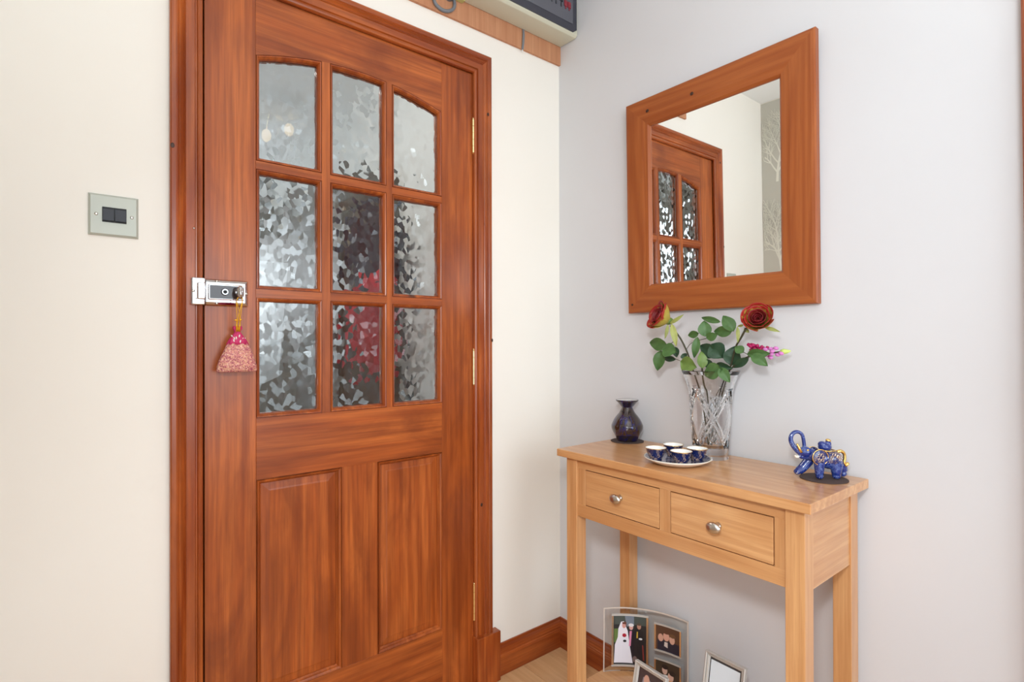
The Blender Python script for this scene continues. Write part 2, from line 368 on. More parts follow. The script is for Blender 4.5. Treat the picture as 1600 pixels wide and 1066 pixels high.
# wallpaper trees, a flat print on the strip
TC = [0]
def branch(bm, y, z, ang, L, wd, dep, x):
    n = 3; py, pz = y, z; TC[0] += 1; x += TC[0] * 1.5e-6
    for i in range(n):
        a = ang + random.uniform(-.14, .14); ny, nz = py + math.sin(a) * L / n, pz + math.cos(a) * L / n
        w0 = wd * (1 - .25 * i / n); w1 = wd * (1 - .25 * (i + 1) / n); cx, cz = math.cos(a), -math.sin(a)
        bm.faces.new([bm.verts.new(q) for q in ((x, py - cx * w0, pz - cz * w0), (x, py + cx * w0, pz + cz * w0), (x, ny + cx * w1, nz + cz * w1), (x, ny - cx * w1, nz - cz * w1))])
        if dep > 0 and i > 0 or (dep > 3):
            for s in (-1, 1):
                if dep > 0: branch(bm, ny, nz, a + s * random.uniform(.35, .75), L * random.uniform(.55, .72), w1 * .62, dep - 1, x)
        py, pz = ny, nz
        ang = a
    if dep > 0: branch(bm, py, pz, ang, L * .7, wd * .65, dep - 1, x)
for ty, tz in ((-.085, 1.95), (-.10, 1.46), (-.10, .94), (-.33, 1.66), (-.33, 1.14), (-.56, 1.92), (-.56, 1.40), (.0 - .80, 1.66), (-.80, 1.14)):
    bm = bmesh.new(); TC[0] = 0; branch(bm, ty, tz, 0, .15, .0072, 4, -1.698)
    bmesh.ops.delete(bm, geom=[v for v in bm.verts if v.co.y > -.004 or v.co.z > H - .01], context='VERTS')
    o = finish('printed_tree', bm, M['treeprint'], near); o['kind'] = 'structure'
# floor: laminate planks along y
fl = root('floor', (-.8, -1.6, 0), kind='structure')
box('subfloor', -1.7, 0, -3.2, 0.02, -.05, -.006, M['black2'], fl)
W = .1225; k = 0; x1 = 0.0
for i in range(14):
    xa, xb = (-.0675 - W * i, x1) ; x1 = xa; xa = max(xa, -1.699); y = 0.0; off = .35 + .43 * ((i * 5) % 3)
    first = True
    if xb <= xa + .003: break
    while y > -3.19:
        L = off if first else 1.28; first = False
        ya = max(y - L, -3.199)
        bm = bbox_bm(xa + .0006, xb - .0006, ya + .0006, y - .0006, -.006, 0, .0008, 1)
        finish('plank', bm, M['lam'], fl); y = ya
# far room
struct(box('far_floor', -2.75, 0.1, 0.02, 3.2, -.05, 0, M['carpet']))
struct(box('wall_far_right', -.20, -.10, .11, 3.2, 0, H, M['farwall']))
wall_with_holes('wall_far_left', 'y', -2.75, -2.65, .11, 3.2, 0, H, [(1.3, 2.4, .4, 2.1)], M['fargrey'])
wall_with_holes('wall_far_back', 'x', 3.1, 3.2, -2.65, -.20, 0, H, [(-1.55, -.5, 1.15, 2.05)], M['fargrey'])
# ceiling lamp of the hall (seen reflected in the glass of the door)
lp = root('ceiling_lamp', (-.60, -1.55, H), 'beige dish ceiling lamp with three warm bulbs on hall ceiling', 'lamp')
bm = bmesh.new(); lathe(bm, [(0, 0), (.05, 0), (.05, -.02), (.012, -.028), (.012, -.06), (.145, -.055), (.15, -.06), (.145, -.066), (0, -.075)], -.60, -1.55, H - .001, 32)
finish('shade', bm, M['lampshade'], lp, smooth=True)
bulb = simple('warm_bulb', (1, .8, .5, 1), .5); bulb.node_tree.nodes['Principled BSDF'].inputs['Emission Color'].default_value = (1, .72, .38, 1); bulb.node_tree.nodes['Principled BSDF'].inputs['Emission Strength'].default_value = 6
for k in range(3):
    a = k * 2.1 + .6; p = Vector((-.60 + .10 * math.cos(a), -1.55 + .10 * math.sin(a), H - .16))
    bm = bmesh.new(); tube(bm, smooth_path([(-.60, -1.55, H - .07), ((p.x - .60) / 2, (p.y - 1.55) / 2, H - .10), p + Vector((0, 0, .03))]), .005, 8); finish('arm', bm, M['brass'], lp, smooth=True)
    bm = bmesh.new(); ball(bm, p, .024, .024, .034); finish('bulb', bm, bulb, lp, smooth=True)

# ------------------------------------------------------------------ door casing
PROF = [(0, 0), (0, .009), (.002, .0125), (.006, .014), (.010, .0125), (.012, .0085), (.0145, .008), (.0165, .0115), (.034, .0125), (.036, .0155), (.0385, .0125), (.041, .0145), (.045, .0190), (.049, .0165), (.0515, .0195), (.055, .021), (.063, .021), (.066, .018), (.066, 0)]
t1 = root('trim_1', (-.77, 0, 0), kind='structure')
xl, xr, zt = -1.1580, -.3900, 1.9860
def casing_piece(a, b, mat, par, fr=lambda x, p, z: (x, -p, z), local=False):
    bm = bmesh.new(); sweep(bm, [a, b], PROF, lambda s, q: fr(*s(q))); finish('architrave', fixn(bm), mat, par, local=local)
casing_piece(lambda q: (xl - q[0], q[1], 0), lambda q: (xl - q[0], q[1], zt + q[0]), M['caseZ'], t1)
casing_piece(lambda q: (xl - q[0], q[1], zt + q[0]), lambda q: (xr + q[0], q[1], zt + q[0]), M['caseX'], t1)
casing_piece(lambda q: (xr + q[0], q[1], .16), lambda q: (xr + q[0], q[1], zt + q[0]), M['caseZ'], t1)
box('plinth_block', -.3935, -.3010, -.031, 0, 0, .163, M['caseZ'], t1, .0015)
# lining behind the leaf
box('jamb', OL - .012, OL + .0, .0, .11, 0, OT, M['caseZ'], t1); box('jamb', OR, OR + .012, .0, .11, 0, OT, M['caseZ'], t1); box('head_jamb', OL, OR, .0, .11, OT, OT + .012, M['caseX'], t1)
box('door_stop', OL, OL + .012, .047, .075, 0, OT, M['caseZ'], t1); box('door_stop', OR - .012, OR, .047, .075, 0, OT, M['caseZ'], t1)
# keeper of the lock, on the casing
kp = box('strike_box', -1.1840, -1.1555, -.026, -.0125, 1.2010, 1.2640, M['chrome'], t1, .003)
kp['label'] = 'chrome keeper of the rim lock'
box('strike_recess', -1.1745, -1.1570, -.0405, -.0255, 1.2130, 1.2520, M['chrome'], kp, .003)
box('strike_window', -1.1700, -1.1590, -.0415, -.0400, 1.2190, 1.2460, M['chromedark'], kp, .0004)
bm = bmesh.new(); ball(bm, (-1.1800, -.0265, 1.2325), .0035, .002, .0035, 2); finish('screw', bm, M['nickel'], kp, smooth=True)
bm = bmesh.new(); ball(bm, (-1.1768, -.0135, 1.378), .0022, .0015, .0022, 2); finish('nail_head', bm, M['nickel'], t1, smooth=True)
# casing and door at the right end of the mirror wall
t2 = root('trim_2', (0, -1.72, 0), kind='structure', rot=(R(-.35), 0, 0))
f2 = lambda y, p, z: (-p, y, z)
casing_piece(lambda q: (.3895 + q[0], q[1], 0), lambda q: (.3895 + q[0], q[1], 1.99 + q[0]), M['caseZ'], t2, f2, True)
casing_piece(lambda q: (.3895 + q[0], q[1], 1.99 + q[0]), lambda q: (-.403 - q[0], q[1], 1.99 + q[0]), M['caseY'], t2, f2, True)
casing_piece(lambda q: (-.403 - q[0], q[1], 0), lambda q: (-.403 - q[0], q[1], 1.99 + q[0]), M['caseZ'], t2, f2, True)
d2 = root('door_2', (.02, -1.72, 0), kind='structure')
box('leaf', .01, .05, -2.117, -1.328, .005, 1.985, M['doorZ'], d2, .001)
# skirting boards
SK = [(0, 0), (.016, 0), (.017, .002), (.017, .060), (.0155, .063), (.0155, .066), (.0135, .069), (.0135, .074), (.0115, .079), (.0115, .083), (.009, .089), (.006, .094), (.005, .1015), (0, .1015)]
def skirt(name, a, b, mat): bm = bmesh.new(); sweep(bm, [a, b], SK, lambda s, q: s(q)); struct(finish(name, fixn(bm), mat))
skirt('baseboard_left', lambda q: (-.3005, -q[0], q[1]), lambda q: (-q[0], -q[0], q[1]), M['caseX'])
skirt('baseboard_right', lambda q: (-q[0], -q[0], q[1]), lambda q: (-q[0], -1.255, q[1]), M['caseY'])
skirt('baseboard_left_end', lambda q: (-1.70, -q[0], q[1]), lambda q: (-1.2245, -q[0], q[1]), M['caseX'])

# ------------------------------------------------------------------ the glazed door
door = root('door_1', (DL, 0, 0), kind='structure')
ZC, RR, XC = 1.873, .858, -.773
arc = lambda x: ZC - RR + math.sqrt(RR * RR - (x - XC) ** 2)
SL, SR = -1.041, -.505
TH = .040
box('stile', DL, SL, 0, TH, .006, DT, M['doorZ'], door, .0008, 1); box('stile', SR, DR, 0, TH, .006, DT, M['doorZ'], door, .0008, 1)
bm = bmesh.new(); xs = [SL + (SR - SL) * i / 24 for i in range(25)]
extrude_poly(bm, [(x, 0, arc(x)) for x in xs] + [(SR, 0, DT), (SL, 0, DT)], (0, TH, 0)); finish('top_rail', fixn(bm), M['doorX'], door)
box('lock_rail', SL, SR, 0, TH, .7725, .926, M['doorX'], door, .0006, 1)
box('bottom_rail', SL, SR, 0, TH, .006, .2235, M['doorX'], door, .0006, 1)
box('muntin', -.8240, -.7190, 0, TH, .2235, .7725, M['doorZ'], door, .0006, 1)
cols = [(SL, -.8770), (-.8545, -.6905), (-.6725, SR)]
rows = [(.926, 1.2270), (1.2470, 1.5470), (1.5670, None)]
for a, b in ((-.8770, -.8545), (-.6905, -.6725)):
    bm = bmesh.new(); extrude_poly(bm, [(a, 0, .926), (b, 0, .926), (b, 0, arc(b)), (a, 0, arc(a))], (0, TH, 0)); finish('glazing_bar', fixn(bm), M['doorZ'], door)
for za, zb in ((1.2270, 1.2470), (1.5470, 1.5670)):
    for a, b in cols: box('glazing_bar', a, b, .0003, TH - .0003, za, zb, M['doorX'], door)
GP = [(0, .0045), (.0014, .0045), (.0018, -.0008), (.0045, .0004), (.0085, .005), (.0105, .0105), (.0105, .014), (0, .014)]
GB = [(0, TH), (.004, TH), (.0105, TH - .012), (.0105, .019), (0, .019)]
for a, b in cols:
    for za, zb in rows:
        if zb is None: poly = [(a, za), (b, za)] + [(b + (a - b) * i / 10, arc(b + (a - b) * i / 10)) for i in range(11)]
        else: poly = [(a, za), (b, za), (b, zb), (a, zb)]
        for pr in (GP, GB):
            rings = [inset(poly, d) for d, _ in pr]
            bm = bmesh.new(); V = [[bm.verts.new((p.x, pr[i][1], p.y)) for p in rg] for i, rg in enumerate(rings)]
            n = len(poly); m = len(pr)
            for i in range(m):
                for j in range(n): bm.faces.new((V[i][j], V[i][(j + 1) % n], V[(i + 1) % m][(j + 1) % n], V[(i + 1) % m][j]))
            finish('glazing_bead', fixn(bm), M['caseZ' if pr is GP else 'doorZ'], door)
        g = inset(poly, .0088); bm = bmesh.new(); extrude_poly(bm, [(p.x, .0145, p.y) for p in g], (0, .004, 0)); fixn(bm)
        for f in bm.faces: f.material_index = 1 if f.normal.y > .5 else 0
        finish('pane', bm, [M['panefront'], M['paneback']], door)
PP = [(0, .0045), (.0016, .0045), (.0020, -.0012), (.0045, .0008), (.0075, .002), (.0095, .006), (.0125, .0095), (.0125, .016), (0, .016)]
for a, b in ((SL, -.8240), (-.7190, SR)):
    poly = [(a, .2235), (b, .2235), (b, .7725), (a, .7725)]
    rings = [inset(poly, d) for d, _ in PP]; bm = bmesh.new(); V = [[bm.verts.new((p.x, PP[i][1], p.y)) for p in rg] for i, rg in enumerate(rings)]
    for i in range(len(PP)):
        for j in range(4): bm.faces.new((V[i][j], V[i][(j + 1) % 4], V[(i + 1) % len(PP)][(j + 1) % 4], V[(i + 1) % len(PP)][j]))
    finish('panel_moulding', fixn(bm), M['doorZ'], door)
    bm = bmesh.new(); q0 = inset(poly, .008); q1 = inset(poly, .030); q2 = inset(poly, .034)
    rg = [[bm.verts.new((p.x, y, p.y)) for p in q] for q, y in ((q0, .028), (q0, .0125), (q1, .0105), (q2, .0095))]
    for i in range(3):
        for j in range(4): bm.faces.new((rg[i][j], rg[i][(j + 1) % 4], rg[i + 1][(j + 1) % 4], rg[i + 1][j]))
    bm.faces.new(rg[3]); bm.faces.new(rg[0][::-1]); finish('panel', fixn(bm), M['doorZ'], door)
for z0, z1 in ((1.7266, 1.8348), (.9768, 1.0867), (.2158, .3300)):
    h = root('hinge', (-.3885, -.004, z0)); h.parent = door; h.matrix_parent_inverse = wm(door).inverted(); h['label'] = 'brass butt hinge'
    n = 5; dz = (z1 - z0) / n
    for i in range(n):
        bm = bmesh.new(); cyl(bm, (-.3885, -.0050, z0 + dz * i + .0006), (-.3885, -.0050, z0 + dz * (i + 1) - .0006), .0052, 16)
        finish('knuckle', bm, M['brass'], h, smooth=False)
    bm = bmesh.new(); cyl(bm, (-.3885, -.0050, z0 - .003), (-.3885, -.0050, z1 + .003), .0036, 12); ball(bm, (-.3885, -.005, z1 + .003), .0045, sub=2); finish('pin', bm, M['brass'], h, smooth=True)
# rim lock on the leaf
lk = root('rim_lock', (-1.106, -.001, 1.2325)); lk.parent = door; lk.matrix_parent_inverse = wm(door).inverted(); lk['label'] = 'chrome rim lock'
bm = bmesh.new()
lev = [(0, 0, 0), (0, 0, .006), (.003, .003, .011), (.0085, .0085, .0155), (.0115, .0115, .0155)]
X0, X1, Z0, Z1 = -1.1525, -1.0607, 1.2010, 1.2640; rings = []
for dx, dz, d in lev: rings.append([bm.verts.new(p) for p in ((X0, -d, Z0 + dz), (X1 - dx, -d, Z0 + dz), (X1 - dx, -d, Z1 - dz), (X0, -d, Z1 - dz))])
for i in range(len(rings) - 1):
    for j in range(4): bm.faces.new((rings[i][j], rings[i][(j + 1) % 4], rings[i + 1][(j + 1) % 4], rings[i + 1][j]))
bm.faces.new(rings[-1]); bm.faces.new(rings[0][::-1]); finish('lock_plate', fixn(bm), M['chrome'], lk)
box('lock_body', -1.1505, -1.0735, -.0290, -.0120, 1.2140, 1.2510, M['chrome'], lk, .0025, 3)
box('lock_reflection', -1.1470, -1.0770, -.0298, -.0285, 1.2170, 1.2480, M['lockreflection'], lk, .0004)  # thin sheet over the chrome body, carries the painted dark reflection
bm = bmesh.new(); cyl(bm, (-1.1160, -.0290, 1.2330), (-1.1160, -.0345, 1.2330), .0085, 24, .0065); finish('keyhole_ring', bm, M['chrome'], lk, smooth=False)
bm = bmesh.new(); cyl(bm, (-1.1160, -.0340, 1.2330), (-1.1160, -.0348, 1.2330), .0045, 20); finish('keyhole', bm, M['black2'], lk)
bm = bmesh.new(); cyl(bm, (-1.0880, -.0290, 1.2325), (-1.0880, -.0400, 1.2325), .0110, 28, .0085); cyl(bm, (-1.0880, -.040, 1.2325), (-1.0880, -.047, 1.2325), .006, 20)
finish('knob_base', bm, M['chrome'], lk, smooth=False)
bm = bmesh.new(); ball(bm, (-1.0880, -.0550, 1.2325), .0082, .0085, .0150, 3); finish('knob', bm, M['chrome'], lk, smooth=True)
bm = bmesh.new()
for k in (-1, 0, 1): ball(bm, (-1.0885, -.0628, 1.2325 + k * .006), .0035, .002, .0022, 2)
finish('knob_grip', bm, M['chromedark'], lk, smooth=True)
for sx, sz in ((-1.1300, 1.2585), (-1.1300, 1.2065), (-1.0665, 1.2325)):
    bm = bmesh.new(); ball(bm, (sx, -.0125 - .002, sz), .0035, .0022, .0035, 2); finish('screw', bm, M['nickel'], lk, smooth=True)

# ------------------------------------------------------------------ sachet hanging from the knob
sa = root('scented_sachet', (-1.0905, -.045, 1.15), 'pink glittery drawstring sachet hanging from the door lock knob', 'sachet')
def bag(bm, rowsz, seg=40, wob=.0):
    rings = []
    for (z, cx, hw, hd) in rowsz:
        rg = []
        for k in range(seg):
            a = 2 * math.pi * k / seg; c, s = math.cos(a), math.sin(a)
            x = math.copysign(abs(c) ** .75, c) * hw; y = math.copysign(abs(s) ** .9, s) * hd
            pl = 1 + wob * math.sin(9 * a + z * 60)
            rg.append(bm.verts.new((cx + x * pl, -.045 + y * pl + .012, z)))
        rings.append(rg)
    for i in range(len(rings) - 1):
        for k in range(seg): bm.faces.new((rings[i][k], rings[i][(k + 1) % seg], rings[i + 1][(k + 1) % seg], rings[i + 1][k]))
    bm.faces.new(rings[0][::-1]); bm.faces.new(rings[-1])
B0 = -1.0905
bm = bmesh.new(); bag(bm, [(1.0440, B0, .034, .004), (1.0445, B0, .042, .009), (1.048, B0, .0440, .0125), (1.058, B0, .0430, .016), (1.072, B0, .039, .0165), (1.088, B0 + .001, .033, .015), (1.104, B0 + .001, .026, .012), (1.112, B0 + .001, .0215, .010)], wob=.012)
finish('pouch', fixn(bm), M['pouch'], sa, smooth=True)
bm = bmesh.new(); bag(bm, [(1.109, B0 + .001, .0232, .0108), (1.120, B0 + .001, .0180, .009), (1.131, B0 + .001, .011, .007), (1.138, B0 + .001, .0065, .005), (1.141, B0 + .001, .0065, .005), (1.147, B0 + .001, .010, .006), (1.153, B0 + .001, .009, .006)], wob=.10)
finish('organza_neck', fixn(bm), M['magenta'], sa, smooth=True)
bm = bmesh.new(); rng = random.Random(3)
for k in range(9):
    a = rng.uniform(-1, 1); z = 1.114 + rng.uniform(0, .018); hw = .020 - (z - 1.114) * .55
    ball(bm, (B0 + a * hw, -.033 - .0095 * math.sqrt(1 - a * a * .9), z), .0016, .0008, .0040, 1, Euler((0, a * .7, 0)))
finish('gold_fleck', bm, M['creamglaze'], sa)
bm = bmesh.new()
tube(bm, smooth_path([(B0 + .001, -.040, 1.140), (-1.0935, -.046, 1.175), (-1.0945, -.049, 1.212), (-1.0880, -.050, 1.2200), (-1.0825, -.049, 1.212), (-1.0860, -.046, 1.175), (B0 + .001, -.040, 1.140)]), .0009, 6)
tube(bm, smooth_path([(B0 - .002, -.041, 1.140), (-1.0910, -.048, 1.175), (-1.0825, -.050, 1.215), (-1.0890, -.052, 1.2225), (-1.0945, -.050, 1.212), (-1.0880, -.046, 1.18), (B0 + .003, -.041, 1.140)]), .0009, 6)
tube(bm, [(B0 - .0035, -.042, 1.139), (B0 - .0035, -.044, 1.166)], .0010, 6); tube(bm, [(B0 + .004, -.042, 1.139), (B0 + .0045, -.044, 1.168)], .0010, 6)
finish('cord', bm, M['cord'], sa, smooth=True)
bm = bmesh.new(); ball(bm, (B0 - .003, -.044, 1.167), .0060, .002, .0020, 2); ball(bm, (B0 + .005, -.044, 1.168), .003, .002, .003, 2); finish('bow', bm, M['cord'], sa, smooth=True)

# ------------------------------------------------------------------ light switch
sw = root('light_switch', (-1.325, 0, 1.386), 'satin metal double light switch with black rockers on cream wall', 'switch')
X0, X1, Z0, Z1 = -1.3683, -1.2815, 1.3420, 1.4300; bm = bmesh.new(); rings = []
for i, d in ((0, 0), (0, .0035), (.004, .0075)): rings.append([bm.verts.new(p) for p in ((X0 + i, -d, Z0 + i), (X1 - i, -d, Z0 + i), (X1 - i, -d, Z1 - i), (X0 + i, -d, Z1 - i))])
for i in range(2):
    for j in range(4): bm.faces.new((rings[i][j], rings[i][(j + 1) % 4], rings[i + 1][(j + 1) % 4], rings[i + 1][j]))
bm.faces.new(rings[-1]); bm.faces.new(rings[0][::-1]); finish('switch_plate', fixn(bm), M['plate'], sw)
box('rocker_surround', -1.3450, -1.3030, -.0090, -.0070, 1.3710, 1.4030, M['black2'], sw, .0006)
for a in (-1.3440, -1.3230):
    bm = bmesh.new(); extrude_poly(bm, [(a, -.0085, 1.3735), (a, -.0140, 1.3740), (a, -.0100, 1.3990), (a, -.0085, 1.4000)], (.0190, 0, 0)); fixn(bm); finish('rocker', bm, M['black'], sw)
for sx in (-1.3550, -1.2935):
    bm = bmesh.new(); ball(bm, (sx, -.0076, 1.3865), .0034, .0012, .0034, 2); finish('screw', bm, M['nickel'], sw, smooth=True)

# ------------------------------------------------------------------ fuse box, its board and cables
bd = tag(box('backing_board', -.915, -.0005, -.010, 0, 2.1330, 2.385, M['board'], None, .001), 'unpainted plywood board on the wall behind the fuse box', 'board')
fb = root('fuse_box', (-.22, -.010, 2.199), 'beige fuse box with smoky cover high in the corner', 'fuse box')
bm = bmesh.new(); x0, x1 = -.4330, -.0030
extrude_poly(bm, [(x0, -.011, 2.1990), (x0, -.090, 2.1965), (x0, -.098, 2.2030), (x0, -.098, 2.380), (x0, -.090, 2.388), (x0, -.011, 2.388)], (x1 - x0, 0, 0)); fixn(bm)
bmesh.ops.bevel(bm, geom=list(bm.edges), offset=.0015, segments=1, affect='EDGES'); finish('housing', bm, M['housing'], fb)
bm = bmesh.new(); a = [(-.425, 2.207), (-.026, 2.207), (-.0095, 2.2190), (-.0095, 2.360), (-.020, 2.372), (-.425, 2.372)]
extrude_poly(bm, [(p[0], -.0975, p[1]) for p in a], (0, -.004, 0)); finish('cover_bezel', fixn(bm), M['smokydark'], fb)
box('cover_window', -.415, -.030, -.1035, -.1010, 2.232, 2.350, M['smoky'], fb, .001)
for i, xx in enumerate((-.205, -.187, -.168, -.150, -.132, -.113, -.088, -.067, -.050)):
    o = bmesh.new(); red = i > 6; hgt = .028 if red else .026
    bbox_bm(xx - .0022, xx + .0022, -.1052, -.1030, 2.272, 2.272 + hgt, bm=o); bbox_bm(xx - .0065, xx + .0065, -.1065, -.1030, 2.290, 2.300, bm=o)
    if red: bbox_bm(xx - .0070, xx + .0070, -.1060, -.1030, 2.280, 2.298, bm=o)
    q = finish('breaker_toggle', o, M['red'] if red else M['toggle'], fb)
    if red: q['label'] = 'red breaker toggle'
bm = bmesh.new(); tube(bm, smooth_path([(-.5440, -.016, 2.200), (-.5426, -.016, 2.168), (-.5367, -.016, 2.1500), (-.5229, -.016, 2.1415), (-.5069, -.016, 2.1388), (-.4907, -.016, 2.1430), (-.4763, -.016, 2.1520), (-.4675, -.016, 2.1656), (-.4670, -.016, 2.1800), (-.475, -.016, 2.205)]), .0052, 12)
tag(finish('grey_cable', bm, M['greycable'], None, smooth=True), 'looped grey cable on the board left of the fuse box', 'cable')
cg = root('meter_terminal', (-.49, -.011, 2.195), 'round grey cable junction at the left end of the fuse box', 'junction')
bm = bmesh.new(); cyl(bm, (-.4870, -.010, 2.1980), (-.4870, -.036, 2.1980), .0200, 28); finish('gland', bm, M['greycable'], cg)
bm = bmesh.new(); bbox_bm(-.466, -.4345, -.030, -.0105, 2.190, 2.215, .002, bm=bm); finish('terminal_block', bm, M['terminal'], cg)
bm = bmesh.new(); sweep(bm, [(-.1830, -.0125, 2.199), (-.1830, -.0140, 2.180), (-.1845, -.0135, 2.150), (-.1870, -.0125, 2.128)], [(-.0042, 0), (.0042, 0), (.0042, -.002), (-.0042, -.002)], lambda p, q: (p[0] + q[0], p[1] + q[1], p[2]))
st = tag(finish('cable_strap', fixn(bm), M['greycable'], None), 'short grey strap hanging below the fuse box', 'strap')
bm = bmesh.new(); rng = random.Random(5)
for k in range(7): tube(bm, [(-.1868, -.0125, 2.1285), (-.1868 + rng.uniform(-.006, .006), -.013 + rng.uniform(-.002, .0005), 2.1285 - rng.uniform(.003, .009))], .0006, 5)
o = finish('frayed_end', bm, M['white_glaze'], st); 

# ------------------------------------------------------------------ mirror
mr = root('wall_mirror', (-.0115, -.6220, 1.5305), 'pine framed mirror hanging on the white wall above the table', 'mirror', rot=(0, R(-.9), R(.75)))
hw, hh, fw_ = .2790, .3265, .0860
MP = [(0, 0), (0, .017), (.003, .0205), (.010, .0215), (.060, .0200), (.068, .0185), (.080, .0175), (.0855, .0125), (.0860, .008), (.0860, .002)]
cor = [(-1, -1), (1, -1), (1, 1), (-1, 1)]
for i in range(4):
    a, b = cor[i], cor[(i + 1) % 4]
    f = lambda s, q: (-q[1], s[0] * (hw - q[0]), s[1] * (hh - q[0]))
    bm = bmesh.new(); sweep(bm, [a, b], MP, f); finish('frame_rail', fixn(bm), M['mirY' if i % 2 == 0 else 'mirZ'], mr, local=True)
box('mirror_glass', -.0085, -.0045, -(hw - .084), hw - .084, -(hh - .084), hh - .084, M['mirror'], mr, local=True)
box('backing_panel', -.0040, -.0020, -(hw - .02), hw - .02, -(hh - .02), hh - .02, M['black2'], mr, local=True)

M['knot'] = simple('dark_knot', srgb(62, 32, 16), .5)
def knot(par, c, ax, r1, r2, local=False):
    e = {'y': (r1, .0006, r2), 'x': (.0006, r1, r2)}[ax]; bm = bmesh.new(); ball(bm, c, *e, 2); finish('knot', bm, M['knot'], par, local=local, smooth=True)
for c in ((-.0214, .045, .283), (-.0214, .196, .285), (-.0209, .262, -.300)): knot(mr, (c[0], c[1] * 1, c[2]), 'x', .0055, .0050, True)
for c in ((-1.2195, -.0211, 1.558), (-1.2030, -.0190, 1.98), (-.3515, -.0125, 1.50), (-.3265, -.0208, 1.12), (-.3640, -.0126, .585), (-.340, -.0205, 1.86)): knot(t1, c, 'y', .0042, .0060)

# ------------------------------------------------------------------ console table
ct = root('console_table', (-.16, -.655, 0), 'light oak console table with two drawers against the white wall', 'table')
TX0, TX1, TY0, TY1 = -.311, -.012, -1.0015, -.3110
box('table_top', TX0, TX1, TY0, TY1, .7865, .8070, M['oakY'], ct, .0016)
LF, LB = (-.2930, -.2540), (-.0610, -.0220); YL, YR = (-.3710, -.3330), (-.9830, -.9455)
for xs_ in (LF, LB):
    for ys_ in (YL, YR): box('leg', xs_[0], xs_[1], ys_[0], ys_[1], 0, .7865, M['oakZ'], ct, .0012)
box('top_rail', -.2880, -.2660, YR[1], YL[0], .7590, .7865, M['oakY'], ct, .0004, 1)
box('bottom_rail', -.2880, -.2660, YR[1], YL[0], .6240, .6590, M['oakY'], ct, .0004, 1)
for a, b in ((-.4015, -.3710), (-.6765, -.6465), (-.9455, -.9225)): box('divider', -.2878, -.2660, a, b, .6590, .7590, M['oakZ'], ct, .0004, 1)
box('side_panel', LF[1], LB[0], -.9800, -.9620, .6220, .7865, M['oakX'], ct); box('side_panel', LF[1], LB[0], -.3540, -.3360, .6220, .7865, M['oakX'], ct)
box('back_panel', -.040, -.028, YR[1], YL[0], .6240, .7865, M['oakY'], ct)
for a, b in ((-.6445, -.4035), (-.9203, -.6787)):
    d = box('drawer', -.2890, -.2700, a, b, .6612, .7568, M['oakY'], ct, .0010)
    box('drawer_box', -.2695, -.0700, a + .006, b - .006, .6640, .7400, M['oakX'], d)
    yc = (a + b) / 2
    bm = bmesh.new(); lathe(bm, [(0, 0), (.0085, 0), (.0075, .003), (.0050, .006), (.0055, .012), (.0080, .0145), (0, .016)], seg=24)
    for v in bm.verts: v.co = Vector((-.289 - v.co.z, yc - .0005 + v.co.x, .7085 + v.co.y))
    finish('knob_stem', fixn(bm), M['nickel'], d, smooth=True)
    bm = bmesh.new(); ball(bm, (-.3080, yc, .7085), .0085, .0175, .0125, 3); finish('knob', bm, M['nickel'], d, smooth=True)
box('low_shelf', -.2700, -.0230, -.9700, -.3420, .1050, .1250, M['oakY'], ct, .001)

ST = .8070 + .0002
# oil burner and felt mats
bm = bmesh.new(); lathe(bm, [(0, 0), (.050, 0), (.050, .0018), (0, .0018)], -.0640, -.3660, ST, 40)
tag(finish('round_mat', bm, M['darkmat'], None), 'dark round felt mat under the blue vase-shaped oil burner', 'mat', )
ob = root('oil_burner', (-.0640, -.3660, ST + .002), 'dark blue iridescent vase-shaped oil burner with flared dish at table corner', 'oil burner')
bp = [(0, 0), (.0300, 0), (.0355, .012), (.0415, .0231), (.0474, .0359), (.0484, .0455), (.0466, .0518), (.0407, .0646), (.0330, .0758), (.0240, .0869), (.0171, .0997), (.0165, .1040), (.0180, .1080)]
bm = bmesh.new(); P = [Vector((r, h, 0)) for r, h in bp]; sp = smooth_path([(p.x, p.y, 0) for p in P[1:]], 4)
lathe(bm, [(0, 0)] + [(p.x, p.y) for p in sp] + [(0, .108)], -.0640, -.3660, ST + .002, 48); finish('body', bm, M['burner'], ob, smooth=True)
bm = bmesh.new(); lathe(bm, [(.0165, .1035), (.0200, .1070), (.0300, .1190), (.0345, .1235), (.0350, .1260), (.0330, .1265), (.0295, .1235), (.018, .112), (0, .1105)], -.0640, -.3660, ST + .002, 48)
finish('flared_rim', bm, M['burner'], ob, smooth=True)
bm = bmesh.new(); lathe(bm, [(0, .1112), (.017, .1125), (.0290, .1237), (.0315, .1258), (.0300, .1262), (0, .121)], -.0640, -.3660, ST + .002, 40); q = finish('dish', bm, M['white_glaze'], ob, smooth=True); q['label'] = 'white glazed dish inside'
vd = Vector((-1.38 + .064, -1.44 + .366, 0)).normalized(); sd = Vector((vd.y, -vd.x, 0))
for s in (-.45, .22):
    d = (vd * math.cos(s * 1.2) + Vector((-vd.y, vd.x, 0)) * math.sin(s * 1.2) * 1); c0 = Vector((-.064, -.366, ST + .002 + .0925))
    bm = bmesh.new(); ball(bm, c0 + d * .0265, .0030, .0030, .0022, 2); finish('air_hole', bm, M['black2'], ob, smooth=True)
